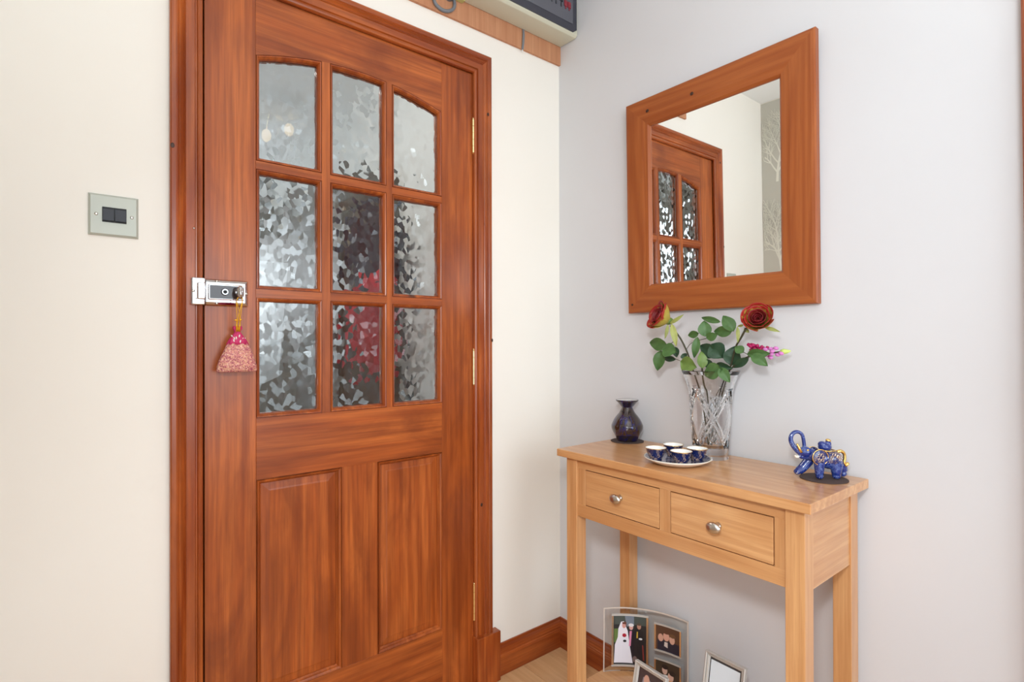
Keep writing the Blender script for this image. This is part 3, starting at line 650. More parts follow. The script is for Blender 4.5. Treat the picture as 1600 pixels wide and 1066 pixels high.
# saucer and cups
PC = (-.2050, -.6400)
sau = root('round_saucer', (*PC, ST), 'cream saucer with slate blue top holding four tiny cups', 'plate')
bm = bmesh.new(); lathe(bm, [(0, 0), (.052, 0), (.060, .0025), (.072, .008), (.0812, .0135), (.0822, .0155), (.0808, .0165), (.0780, .0150)], *PC, ST, 64)
finish('dish', bm, M['creamglaze'], sau, smooth=True)
bm = bmesh.new(); lathe(bm, [(.0785, .0158), (.070, .0118), (.058, .0088), (0, .0080)], *PC, ST, 64); finish('blue_centre', bm, M['saucer'], sau, smooth=True)
cup_l = ['tiny navy tea cup on the saucer, leftmost of the four', 'tiny navy tea cup at the back of the saucer', 'tiny navy tea cup at right of the saucer, nearest the vase', 'tiny navy tea cup at the front of the saucer']
protoparts = None
for i, (dx, dy) in enumerate(((-.2460, -.6050), (-.1760, -.6080), (-.1720, -.6750), (-.2340, -.6710))):
    cup = root('tea_cup', (dx, dy, ST + .0092), cup_l[i], 'cup', 'four tea cups on the saucer')
    if protoparts is None:
        bm = bmesh.new(); lathe(bm, [(0, .003), (.0125, .003), (.0130, 0), (.0150, 0), (.0150, .0035), (.0190, .010), (.0222, .018), (.0240, .0255), (.0262, .0290)], seg=36)
        a = finish('cup_body', bm, M['navygold'], cup, local=True, smooth=True)
        bm = bmesh.new(); lathe(bm, [(.0262, .0290), (.0267, .0300), (.0256, .0303), (.0254, .0296)], seg=36); b = finish('gold_rim', bm, M['gold'], cup, local=True, smooth=True)
        bm = bmesh.new(); lathe(bm, [(.0256, .0300), (.0232, .0250), (.0205, .016), (.0150, .0080), (0, .0055)], seg=36); c = finish('white_inside', bm, M['white_glaze'], cup, local=True, smooth=True)
        protoparts = (a, b, c)
    else:
        for p in protoparts: q = p.copy(); C.objects.link(q); q.parent = cup

# ------------------------------------------------------------------ cut crystal vase
VC = Vector((-.0780, -.6560, ST))
va = root('crystal_vase', VC, 'clear cut crystal vase with diamond pattern holding the roses', 'vase')
VH = .230
def vr(z):
    t = z / VH
    return .0445 + .014 * t + .0155 * max(0, (t - .70) / .30) ** 1.6
bm = bmesh.new(); NS, NZ = 288, 150; rings = []
for i in range(NZ + 1):
    z = VH * i / NZ; t = z / VH; r0 = vr(z); rg = []
    for k in range(NS):
        a = 2 * math.pi * k / NS; d = 0
        if .13 < t < .80:
            u = (t - .14) / .64; env = 1
            s = a * 4 / (2 * math.pi)
            for sg in (-1, 1):
                for off, wd, dp in ((0, .050, .0034), (.15, .040, .0026)):
                    ph = (s + sg * u * 1.0 + off) % 1.0; ph = min(ph, 1 - ph)
                    if ph < wd: d = max(d, dp * (1 - ph / wd))
            p1 = (s + u) % 1; p2 = (s - u) % 1
            if .20 < p1 < .95 and .20 < p2 < .95 and abs(u - .5) < .40:
                if (int(s + u) + int(s - u)) % 2 == 0:
                    h1 = (p1 * 9) % 1; h2 = (p2 * 9) % 1; m_ = min(abs(h1 - .5), abs(h2 - .5)); d = max(d, .0014 * (1 - m_ * 2))
        r = r0 - d; rg.append(bm.verts.new((VC.x + r * math.cos(a), VC.y + r * math.sin(a), VC.z + z)))
    rings.append(rg)
for z, r in [(VH + .0012, vr(VH) - .0012), (VH, vr(VH) - .0028)] + [(VH - (VH - .030) * i / 24, vr(VH - (VH - .030) * i / 24) - .0062) for i in range(1, 24)] + [(.0300, .032), (.0270, .024)]:
    rings.append([bm.verts.new((VC.x + r * math.cos(2 * math.pi * k / NS), VC.y + r * math.sin(2 * math.pi * k / NS), VC.z + z)) for k in range(NS)])
for A, B in zip(rings, rings[1:]):
    for k in range(NS): bm.faces.new((A[k], A[(k + 1) % NS], B[(k + 1) % NS], B[k]))
bm.faces.new(rings[0][::-1]); bm.faces.new(rings[-1])
vo = finish('cut_glass_body', fixn(bm), M['crystal'], va, smooth=False)

# ------------------------------------------------------------------ flowers
CAMP = Vector((-1.38, -1.44, 1.11))
def leaf(name, b, t, wd, mat, parent, seed=0, notch=False):
    b, t = Vector(b), Vector(t); ax = t - b; L = ax.length; ax.normalize(); rng = random.Random(seed)
    vw = (CAMP - b).normalized(); wv = ax.cross(vw).normalized(); nv = wv.cross(ax).normalized()
    tw = rng.uniform(-.35, .35); wv = (wv * math.cos(tw) + nv * math.sin(tw)).normalized(); nv = wv.cross(ax).normalized()
    bm = bmesh.new(); n = 10; rows_ = []
    for i in range(n + 1):
        s = i / n; w_ = wd / 2 * (math.sin(math.pi * min(1, s ** .82)) ** .86 if 0 < s < 1 else 0); cen = b + ax * (L * s) + nv * (math.sin(s * 3.14) * L * .08 - s * s * L * .06)
        row = []
        for j in range(-3, 4):
            q = j / 3; ww = w_ * (1 + (.05 * math.sin(i * 3.1) if abs(q) == 1 else 0))
            row.append(bm.verts.new(cen + wv * (ww * q) + nv * (abs(q) ** 1.3 * wd * .10 - .0009 * (j == 0) + .0006 * math.sin(i * 2 + j))))
        rows_.append(row)
    for A, B in zip(rows_, rows_[1:]):
        for j in range(6): bm.faces.new((A[j], A[j + 1], B[j + 1], B[j]))
    bmesh.ops.remove_doubles(bm, verts=bm.verts, dist=1e-6)
    return finish(name, bm, mat, parent, smooth=True)
def rose_head(parent, c, axis, size, seed):
    hd = root('flower_head', c); hd.parent = parent; hd.matrix_parent_inverse = wm(parent).inverted()
    rot = Vector(axis).normalized().to_track_quat('Z', 'X').to_matrix(); rng = random.Random(seed); c = Vector(c)
    layers = [(4, .13, .62, .10, 1.0), (4, .24, .70, .20, 1.0), (4, .36, .78, .34, 1.0), (5, .50, .86, .50, .9), (5, .64, .92, .72, .0), (5, .80, .95, .98, .0)]
    for li, (cnt, rb, h, rt, inner) in enumerate(layers):
        for k in range(cnt):
            a0 = 2 * math.pi * k / cnt + li * .75 + rng.uniform(-.12, .12); half = math.pi / cnt * (1.55 if li < 4 else 1.35)
            bm = bmesh.new(); cl = bm.loops.layers.float_color.new('Col'); nu, nv_ = 10, 10; g = []
            hh_ = h * rng.uniform(.95, 1.05)
            for i in range(nv_ + 1):
                t_ = i / nv_; row = []
                for j in range(nu + 1):
                    s = (j / nu - .5) * 2; a = a0 + s * half * (.55 + .45 * math.sin(math.pi * min(1, t_ * .62 + .1)))
                    edge = 1 - .16 * abs(s) ** 3 * t_
                    bel = math.sin(min(1, t_ * .95 + .03) * math.pi * .60)
                    rr = (.05 + (rt * .62 + .0) * bel) * (1 + .07 * s)
                    if li >= 3 and t_ > .72: rr += (t_ - .72) * (.5 if li > 3 else .28) * (1 - .25 * abs(s))
                    zz = -.42 + hh_ * t_ * edge - (.18 * max(0, t_ - .84) * 4 * .5 if li > 3 else 0)
                    row.append((Vector((rr * math.cos(a), rr * math.sin(a), zz)), t_))
                g.append(row)
            vs = [[bm.verts.new(c + rot @ (p * size)) for p, _ in row] for row in g]
            for i in range(nv_):
                for j in range(nu):
                    f = bm.faces.new((vs[i][j], vs[i][j + 1], vs[i + 1][j + 1], vs[i + 1][j]))
                    for lp_, ii in zip(f.loops, (i, i, i + 1, i + 1)): lp_[cl] = (ii / nv_, inner, 0, 1)
            o = finish('petal', bm, M['petal'], hd, smooth=True)
            md = o.modifiers.new('thickness', 'SOLIDIFY'); md.thickness = size * .018; md.offset = 0
    bm = bmesh.new(); ball(bm, c + rot @ Vector((0, 0, -.40)) * size, size * .26, size * .26, size * .20, 2); finish('hip', bm, M['leaf2'], hd, smooth=True)
r1 = root('rose', (-.078, -.655, ST + .04), 'red and yellow rose leaning left out of the crystal vase', 'rose', 'roses in the crystal vase')
r2 = root('rose', (-.075, -.658, ST + .04), 'red and yellow rose leaning right out of the crystal vase', 'rose', 'roses in the crystal vase')
fx = root('foxglove_spray', (-.073, -.653, ST + .04), 'magenta and pink flower spike with lime tip leaning right from the vase', 'flower')
rose_head(r1, (-.112, -.5305, 1.1810), (-.75, .42, .42), .053, 4)
rose_head(r2, (-.085, -.7890, 1.1670), (-.86, -.30, .40), .048, 9)
def stem(parent, pts, r=.0022, mat='stem', name='stem'):
    bm = bmesh.new(); p = smooth_path(pts); tube(bm, p, [r * (1 - .25 * i / len(p)) for i in range(len(p))], 8); return finish(name, bm, M[mat], parent, smooth=True)
stem(r1, [(-.104, -.551, 1.158), (-.105, -.5695, 1.1396), (-.100, -.582, 1.1197), (-.095, -.5943, 1.0922), (-.090, -.6021, 1.066), (-.086, -.612, 1.030), (-.080, -.632, .960), (-.078, -.650, .8400)], .0026)
stem(r1, [(-.1, -.5614, 1.1158), (-.1, -.5427, 1.1048), (-.1, -.5212, 1.0895), (-.09, -.5544, 1.0677), (-.09, -.5864, 1.0565), (-.086, -.608, 1.045)], .0009, name='side_twig')
stem(r1, [(-.095, -.6549, 1.1221), (-.09, -.6263, 1.1166), (-.09, -.6044, 1.1079), (-.09, -.5932, 1.0941)], .0010, name='side_twig')
stem(r2, [(-.092, -.7620, 1.147), (-.090, -.7484, 1.1244), (-.085, -.7333, 1.1047), (-.080, -.7232, 1.0828), (-.078, -.7146, 1.0546), (-.080, -.7000, 1.010), (-.078, -.6835, .9573), (-.076, -.663, .892), (-.075, -.6567, .8395)], .0026)
stem(r2, [(-.09, -.6393, 1.085), (-.088, -.6389, 1.0309), (-.082, -.6405, .9975), (-.078, -.6477, .9671), (-.075, -.6539, .8398)], .0024, name='stem')
stem(r2, [(-.08, -.7632, 1.0736), (-.09, -.7645, 1.0816), (-.09, -.7544, 1.0873), (-.085, -.7375, 1.0988)], .0010, name='side_twig')
LV = [((-0.11, -0.5462, 1.1059), (-0.11, -0.4844, 1.1109), 0.0340, 0, 1), ((-0.1, -0.5188, 1.0895), (-0.1, -0.504, 1.0309), 0.0306, 0, 1), ((-0.12, -0.5379, 1.0919), (-0.12, -0.5818, 1.0845), 0.0380, 0, 1), ((-0.09, -0.5568, 1.0998), (-0.09, -0.5613, 1.0698), 0.0180, 1, 1), ((-0.08, -0.5522, 1.0634), (-0.08, -0.5092, 1.0665), 0.0161, 1, 1),
      ((-0.125, -0.5695, 1.1629), (-0.125, -0.5841, 1.1002), 0.0177, 3, 1), ((-0.110, -0.5470, 1.1620), (-0.12, -0.5440, 1.1209), 0.0100, 3, 1), ((-0.104, -0.5490, 1.1640), (-0.1, -0.5912, 1.1883), 0.0105, 3, 1), ((-0.12, -0.5951, 1.0595), (-0.12, -0.6428, 1.0456), 0.0388, 2, 1), ((-0.09, -0.5797, 1.0801), (-0.09, -0.5909, 1.0665), 0.0178, 1, 1),
      ((-0.09, -0.6306, 1.1368), (-0.09, -0.5967, 1.1304), 0.0183, 0, 1), ((-0.1, -0.6326, 1.1271), (-0.1, -0.6216, 1.0693), 0.0192, 0, 1), ((-0.1, -0.6548, 1.1269), (-0.1, -0.6518, 1.1696), 0.0313, 0, 1), ((-0.1, -0.659, 1.1231), (-0.1, -0.6907, 1.134), 0.0217, 0, 1), ((-0.11, -0.6523, 1.0437), (-0.11, -0.6493, 1.089), 0.0246, 2, 2),
      ((-0.085, -0.6789, 1.0778), (-0.085, -0.6306, 1.104), 0.0358, 1, 2), ((-0.09, -0.6643, 1.1003), (-0.09, -0.6967, 1.0707), 0.0379, 1, 2), ((-0.08, -0.6881, 1.1646), (-0.08, -0.6295, 1.179), 0.0152, 0, 2), ((-0.09, -0.7279, 1.1384), (-0.09, -0.6994, 1.1811), 0.0297, 0, 2), ((-0.09, -0.7258, 1.1404), (-0.09, -0.673, 1.1403), 0.0258, 0, 2),
      ((-0.075, -0.7129, 1.0524), (-0.075, -0.7237, 1.1027), 0.0402, 1, 2), ((-0.1, -0.7597, 1.0855), (-0.1, -0.7374, 1.1009), 0.0213, 0, 2), ((-0.09, -0.7546, 1.1555), (-0.09, -0.7383, 1.152), 0.0068, 3, 2), ((-0.1, -0.7437, 1.1517), (-0.1, -0.7446, 1.1097), 0.0098, 3, 2), ((-0.080, -0.8020, 1.1485), (-0.075, -0.8378, 1.1367), 0.0095, 3, 2),
      ((-0.09, -0.7645, 1.0835), (-0.09, -0.8215, 1.0844), 0.0232, 0, 2), ((-0.1, -0.7795, 1.082), (-0.1, -0.8197, 1.0547), 0.0248, 0, 2), ((-0.08, -0.7632, 1.0736), (-0.08, -0.7178, 1.0467), 0.0185, 1, 3), ((-0.13, -0.7207, 1.0445), (-0.13, -0.6701, 1.0305), 0.0390, 0, 2), ((-0.1, -0.6786, 1.0581), (-0.1, -0.6495, 1.0531), 0.0223, 1, 2),
      ((-0.13, -0.7123, 1.0481), (-0.13, -0.7403, 1.0124), 0.0235, 0, 2), ((-0.1, -0.6863, 1.0563), (-0.1, -0.731, 1.0458), 0.0181, 1, 3), ((-0.08, -0.7514, 1.1479), (-0.08, -0.7634, 1.136), 0.0118, 3, 2), ((-0.085, -0.6643, 1.1066), (-0.085, -0.6972, 1.0703), 0.0411, 1, 2)]
for i, (b, t_, wd, kd, who) in enumerate(LV):
    par = (None, r1, r2, fx)[who]
    leaf('sepal' if kd == 3 else 'leaf', b, t_, wd * (1.12 if kd != 3 else 1), M['leaf%d' % kd], par, i)
stem(fx, [(-.0600, -.8300, 1.0885), (-.070, -.8053, 1.0845), (-.080, -.7750, 1.080), (-.080, -.7450, 1.068), (-.082, -.7150, 1.042), (-.080, -.690, 1.000), (-.076, -.668, .92), (-.073, -.653, .8395)], .0020)
rng = random.Random(11)
bm = bmesh.new()
for k in range(34):
    s = rng.random() ** .8; c = Vector((-.076 + .012 * s, -.762 - .040 * s, 1.0945 - .006 * s)); a = rng.uniform(0, 6.28); rr = .012 * (1 - .2 * s)
    ball(bm, c + Vector((math.cos(a) * rr * .7, rng.uniform(-.004, .004), math.sin(a) * rr)), .0055, .0050, .0050, 1, Euler((rng.uniform(0, 3), rng.uniform(0, 3), 0)))
o = finish('magenta_florets', bm, M['foxdark'], fx, smooth=True); o['kind'] = 'stuff'; o['label'] = 'magenta florets'
for y, z, dx in ((-.802, 1.0945, -.01), (-.8125, 1.0960, -.004), (-.826, 1.0975, -.006), (-.8150, 1.0830, -.008), (-.829, 1.0815, -.004), (-.811, 1.0745, -.002), (-.8035, 1.0800, -.012), (-.820, 1.0900, -.012), (-.838, 1.0850, -.006)):
    bm = bmesh.new(); ball(bm, (-.066 + dx, y, z), .0046, .0064, .0044, 2, Euler((rng.uniform(-.3, .3), 0, rng.uniform(-.3, .3)))); finish('pink_floret', bm, M['foxpink'], fx, smooth=True)
bm = bmesh.new(); tube(bm, [(-.062, -.832, 1.0885), (-.060, -.839, 1.0895), (-.057, -.847, 1.0900), (-.055, -.8535, 1.0910)], [.0050, .0068, .0046, .0010], 12); finish('lime_tip', bm, M['foxtip'], fx, smooth=True)

# ------------------------------------------------------------------ elephant
EC = Vector((-.0920, -.9360, ST))
bm = bmesh.new(); lathe(bm, [(0, 0), (.0480, 0), (.0480, .0018), (0, .0018)], -.0890, -.9385, ST, 40)
tag(finish('round_mat', bm, M['darkmat'], None), 'dark round felt mat under the blue elephant ornament', 'mat')
el = root('elephant_ornament', EC + Vector((0, 0, .0018)), 'small cobalt blue and gold ceramic elephant with raised trunk', 'ornament', rot=(0, 0, R(141.2)))
def E(x, z, y=0): return Vector(((697 - x) * .0001713, y, (845 - z) * .0001713))
def solid(name, build, mat, voxel=.0009, smooth_it=4):
    bm = bmesh.new(); build(bm); o = finish(name, bm, mat, el, local=True, smooth=True)
    m = o.modifiers.new('r', 'REMESH'); m.mode = 'VOXEL'; m.voxel_size = voxel; m.use_smooth_shade = True
    m2 = o.modifiers.new('s', 'SMOOTH'); m2.iterations = smooth_it; return o
def b_body(bm):
    ball(bm, E(790, 605), .0235, .0195, .0210, 3); ball(bm, E(845, 600), .0175, .0185, .0190, 3); ball(bm, E(700, 590), .0170, .0175, .0185, 3)
    ball(bm, E(560, 540), .0140, .0125, .0130, 3); ball(bm, E(485, 505), .0145, .0120, .0120, 3); ball(bm, E(440, 500), .0105, .0095, .0100, 3)
    tube(bm, smooth_path([E(480, 520), E(410, 505), E(350, 455), E(303, 385), E(293, 315), E(325, 260), E(380, 243), E(435, 275), E(458, 345), E(468, 440)]), [.0085, .0082, .0080, .0078, .0076, .0074, .0072, .0070, .0068, .0066, .0064, .0062, .0060, .0058, .0057, .0056, .0055, .0054, .0053, .0052, .0051, .005, .0049, .0048, .0047, .0047, .0046, .0046, .0045, .0045, .0044, .0044, .0043, .0043, .0042, .0042, .0041, .0041, .0040, .0040, .0040, .004, .004, .004, .004, .004, .004, .004, .004, .004, .004, .004, .004, .004, .004][:55], 14)
    tube(bm, smooth_path([E(520, 560), E(440, 565), E(385, 560)]), [.0070] * 4 + [.0055] * 5 + [.0035] * 4, 12)
    def leg(a, b, c, r0, r1):
        p = smooth_path([a, b, c], 4); tube(bm, p, [r0 + (r1 - r0) * i / (len(p) - 1) for i in range(len(p))], 14)
    leg(E(560, 620, -.009), E(480, 720, -.010), E(420, 770, -.010), .0110, .0088); ball(bm, E(405, 775, -.010), .0072, .0085, .0068, 3)
    leg(E(635, 630, .009), E(630, 720, .0095), E(630, 790, .0095), .0115, .0085); ball(bm, E(632, 805, .0098), .0082, .0085, .0068, 3)
    leg(E(860, 640, .008), E(850, 740, .0095), E(850, 790, .0095), .0130, .0090); ball(bm, E(850, 805, .0098), .0090, .0090, .0068, 3)
    leg(E(900, 630, -.008), E(985, 700, -.010), E(1005, 770, -.010), .0130, .0095); ball(bm, E(1000, 800, -.010), .0088, .0085, .0074, 3)
tubefix = tube
def tube(bm, pts, rad, seg=10, closed=False, caps=True):
    if isinstance(rad, (list, tuple)) and len(rad) != len(pts):
        n = len(pts); rad = [rad[min(len(rad) - 1, int(i / max(1, n - 1) * (len(rad) - 1)))] for i in range(n)]
    return tubefix(bm, pts, rad, seg, closed, caps)
solid('body', b_body, M['elephant'])
def b_cloth(bm):
    ball(bm, E(800, 590), .0248, .0208, .0190, 4); 
    bmesh.ops.delete(bm, geom=[v for v in bm.verts if v.co.z < .0175 or v.co.x > .0045], context='VERTS')
bm = bmesh.new(); b_cloth(bm); q = finish('floral_blanket', bm, M['blanket'], el, local=True, smooth=True)
for sgn in (1, -1):
    bm = bmesh.new(); ball(bm, E(625, 557, sgn * .0150), .0172, .0030, .0170, 3, Euler((0, 0, sgn * .12))); finish('ear', bm, M['blanket'], el, local=True, smooth=True)
    bm = bmesh.new(); c0 = E(625, 557, sgn * .0158); tube(bm, [c0 + Vector((.0172 * math.cos(a * 6.283 / 36), sgn * .0001, .0170 * math.sin(a * 6.283 / 36))) for a in range(36)], .0010, 8, closed=True); finish('ear_rim', bm, M['gold'], el, local=True, smooth=True)
    bm = bmesh.new()
    tube(bm, smooth_path([E(412, 500, sgn * .006), E(385, 465, sgn * .0085), E(348, 388, sgn * .0080)]), [.0032, .0030, .0028, .0022, .0014], 10); finish('tusk', bm, M['gold'], el, local=True, smooth=True)
    bm = bmesh.new(); ball(bm, E(478, 470, sgn * .0118), .0030, .0014, .0022, 2); finish('eye', bm, M['gold'], el, local=True, smooth=True)
bm = bmesh.new(); tube(bm, smooth_path([E(405, 555), E(375, 568), E(355, 562), E(350, 545)]), [.0034, .0030, .0022], 8); finish('lip', bm, M['creamglaze'], el, local=True, smooth=True)
def b_lid(bm):
    ball(bm, E(735, 440), .0145, .0120, .0085, 3); ball(bm, E(700, 405), .0090, .0085, .0070, 3); ball(bm, E(775, 400), .0070, .0070, .0080, 3)
solid('lid', b_lid, M['elephant'], .0008)
bm = bmesh.new(); ball(bm, E(780, 358), .0062, .0050, .0040, 2, Euler((0, -.3, 0))); finish('lid_finial', bm, M['gold'], el, local=True, smooth=True)
bm = bmesh.new(); tube(bm, [E(765, 482) + Vector((.0165 * math.cos(a * .1745), .0135 * math.sin(a * .1745), 0)) for a in range(36)], .0011, 8, closed=True); finish('lid_rim', bm, M['gold'], el, local=True, smooth=True)
bm = bmesh.new(); tube(bm, smooth_path([E(890, 505), E(945, 495), E(985, 530), E(992, 590), E(985, 640), E(1005, 675), E(1035, 655)]), [.0038, .0036, .0034, .0034, .0034, .0038, .0030], 12); ball(bm, E(1030, 660), .0040, .0036, .0038, 2)
finish('tail', bm, M['gold'], el, local=True, smooth=True)
bm = bmesh.new(); rng = random.Random(2)
for fx_, fz_ in ((632, 818), (850, 815), (395, 785)):
    for k in range(5): ball(bm, E(fx_ + rng.uniform(-25, 25), fz_ - rng.uniform(0, 22), .0165 if fx_ > 500 else -.0025), .0009, .0006, .0009, 1)
finish('toe_highlight', bm, M['creamglaze'], el, local=True)
for (ex, ez, er) in ((800, 555, 38), (860, 565, 26), (625, 557, 38)):
    bm = bmesh.new(); y0 = .0202 if ex > 700 else .0190
    for k in range(6):
        a = k * 1.047; tube(bm, [E(ex, ez, y0) + Vector((er * .0001713 * (math.cos(a) + .45 * math.cos(b)), -.0004 - .0010 * (ex > 830), er * .0001713 * (math.sin(a) + .45 * math.sin(b)))) for b in [q_ * .785 for q_ in range(8)]], .0004, 5, closed=True)
    finish('gold_flower', bm, M['champ'], el, local=True)

# ------------------------------------------------------------------ photo frames on the low shelf
SH = .1252
def patch(bm, cl, pts, col, fr, d, strips=None):
    """flat colour patch: pts in frame-local (u, v); on a curved panel it is cut into strips that follow the curve"""
    if strips:
        for i in range(len(strips) - 1):
            q = pts
            for lim, sg in ((strips[i], 1), (strips[i + 1], -1)):
                o_ = []
                for k in range(len(q)):
                    a, b = q[k - 1], q[k]; da, db = (a[0] - lim) * sg, (b[0] - lim) * sg
                    if (da >= 0) != (db >= 0): t_ = da / (da - db); o_.append((a[0] + (b[0] - a[0]) * t_, a[1] + (b[1] - a[1]) * t_))
                    if db >= 0: o_.append(b)
                q = o_
                if len(q) < 3: break
            if len(q) > 2 and max(p[0] for p in q) - min(p[0] for p in q) > 1e-6: patch(bm, cl, q, col, fr, d)
        return
    f = bm.faces.new([bm.verts.new(fr(u, v, d)) for u, v in pts])
    for l in f.loops: l[cl] = srgb(*col)
def ell(cx, cy, rx, ry, n=14): return [(cx + rx * math.cos(2 * math.pi * k / n), cy + ry * math.sin(2 * math.pi * k / n)) for k in range(n)]
A1, A2 = Vector((-.1450, -.3750, 0)), Vector((-.0250, -.5560, 0))
A1 = Vector((-.1550, -.3480, 0)); A2 = Vector((-.0290, -.5560, 0))
du = (A2 - A1).normalized(); WD = (A2 - A1).length; nn = Vector((du.y, -du.x, 0)); nn = nn if nn.x < 0 else -nn; mid = (A1 + A2) / 2
CRV = .215
def curved(u, v, d=0):
    lean = v * .06
    return mid + du * u + nn * (d - (WD * WD / 4 - u * u) / (2 * CRV) - lean) + Vector((0, 0, SH + v))
f1 = root('glass_photo_frame', (mid.x, mid.y, SH), 'wide curved glass photo frame with three pictures on the low shelf', 'photo frame')
TOPV = .1865
def cslab(name, u0, u1, v0, v1, d0, d1, mat, par, n=16, arch=0):
    bm = bmesh.new(); path = [u0 + (u1 - u0) * i / n for i in range(n + 1)]
    def f(u, q): return curved(u, q[1] if q[1] == v0 else v1 + arch * (1 - (2 * u / WD) ** 2), q[0])
    sweep(bm, path, [(d0, v0), (d1, v0), (d1, v1), (d0, v1)], f); return finish(name, fixn(bm), mat, par)
cslab('glass_panel', -WD / 2, WD / 2, 0, TOPV, 0, .005, M['thin'], f1)
cslab('bevelled_edge', -WD / 2, WD / 2, TOPV - .004, TOPV, .0052, .0060, M['bevel'], f1); cslab('bevelled_edge', WD / 2 - .004, WD / 2, 0, TOPV - .004, .0052, .0060, M['bevel'], f1, 2); cslab('bevelled_edge', -WD / 2, -WD / 2 + .003, 0, TOPV - .004, .0052, .0060, M['bevel'], f1, 2)
def pu(px): return (px / 5.926 + 920 - 1001) / 138 * WD       # picture coordinates measured on the frame itself
def pv(py): return TOPV - (py / 5.926 + 940 - 953) / 545
def pic(name, x0, x1, y0, y1, bw, patches, bg):
    u0, u1, v0, v1 = pu(x0), pu(x1), pv(y1), pv(y0)
    sk = lambda u: -.055 * (u + WD / 2)       # the pictures hang level on the leaning panel
    rim = root(name, curved((u0 + u1) / 2, (v0 + v1) / 2, .006)); rim.parent = f1; rim.matrix_parent_inverse = wm(f1).inverted()
    for (a, b, c, d_) in ((u0, u1, v1 - bw, v1), (u0, u1, v0, v0 + bw), (u0, u0 + bw, v0 + bw, v1 - bw), (u1 - bw, u1, v0 + bw, v1 - bw)):
        cslab('rim', a, b, c, d_, .0052, .0085, M['silver'] if d_ == v1 or c == v0 else M['champ'], rim, 8)
    bm = bmesh.new(); cl = bm.loops.layers.float_color.new('Col'); n = 8
    for i in range(n):
        a, b = u0 + bw + (u1 - u0 - 2 * bw) * i / n, u0 + bw + (u1 - u0 - 2 * bw) * (i + 1) / n
        patch(bm, cl, [(a, v0 + bw), (b, v0 + bw), (b, v1 - bw), (a, v1 - bw)], bg, curved, .0056)
    for k, (pts, col) in enumerate(patches):
        patch(bm, cl, [(min(max(pu(x), u0 + bw), u1 - bw), min(max(pv(y), v0 + bw), v1 - bw)) for x, y in pts], col, curved, .0058 + k * .00006, [u0 + bw + (u1 - u0 - 2 * bw) * i / n for i in range(n + 1)])
    finish('print', bm, M['print'], rim)
EL = lambda cx, cy, rx, ry: ell(cx, cy, rx, ry)
pic('wedding_picture', 148, 500, 138, 632, .0055, [
    ([(170, 150), (480, 150), (480, 240), (170, 240)], (74, 80, 74)), ([(270, 150), (360, 150), (360, 250), (290, 260)], (120, 128, 140)),
    ([(170, 280), (220, 280), (220, 400), (170, 410)], (98, 120, 62)), (EL(400, 320, 40, 60), (34, 30, 30)),
    ([(290, 300), (370, 300), (400, 600), (310, 600)], (30, 26, 34)), ([(370, 290), (450, 290), (470, 600), (360, 600)], (36, 32, 34)),
    ([(235, 215), (262, 210), (300, 300), (320, 440), (350, 600), (170, 600), (178, 430), (205, 360), (210, 280)], (232, 228, 236)),
    ([(220, 290), (290, 290), (300, 360), (215, 365)], (236, 226, 232)), (EL(264, 246, 19, 30), (208, 150, 140)), ([(245, 220), (285, 215), (288, 240), (250, 235)], (110, 58, 44)),
    (EL(333, 262, 20, 28), (214, 160, 150)), (EL(333, 243, 26, 16), (222, 218, 218)), (EL(410, 250, 20, 28), (180, 130, 110)), (EL(410, 230, 21, 12), (90, 74, 60)),
    ([(318, 300), (340, 298), (330, 440), (312, 440)], (224, 140, 170)), (EL(268, 342, 20, 18), (170, 30, 50)), (EL(272, 395, 16, 12), (30, 30, 34)),
    ([(388, 300), (400, 300), (398, 360), (385, 360)], (196, 160, 60)), ([(440, 420), (452, 420), (462, 560), (450, 560)], (130, 50, 46)), (EL(370, 560, 22, 30), (120, 100, 96)), (EL(425, 365, 18, 9), (226, 224, 224))], (42, 40, 40))
pic('family_picture', 560, 818, 182, 440, .0045, [
    ([(590, 330), (800, 330), (800, 440), (590, 440)], (40, 36, 50)), (EL(622, 310, 26, 36), (206, 156, 134)), (EL(676, 290, 30, 42), (214, 158, 136)), (EL(732, 305, 27, 40), (210, 160, 138)),
    (EL(676, 255, 28, 12), (96, 62, 44)), (EL(735, 268, 32, 18), (110, 76, 52)), ([(660, 340), (690, 340), (690, 390), (655, 380)], (214, 196, 186))], (92, 62, 46))
pic('couple_picture', 560, 818, 505, 742, .0045, [
    ([(590, 660), (800, 660), (800, 740), (590, 740)], (70, 56, 52)), (EL(662, 600, 26, 40), (204, 164, 146)), (EL(720, 645, 28, 42), (208, 166, 146)), (EL(665, 570, 32, 22), (44, 34, 30)), (EL(735, 610, 32, 24), (52, 40, 34)), ([(640, 645), (690, 640), (700, 690), (640, 690)], (222, 218, 214))], (66, 52, 40))
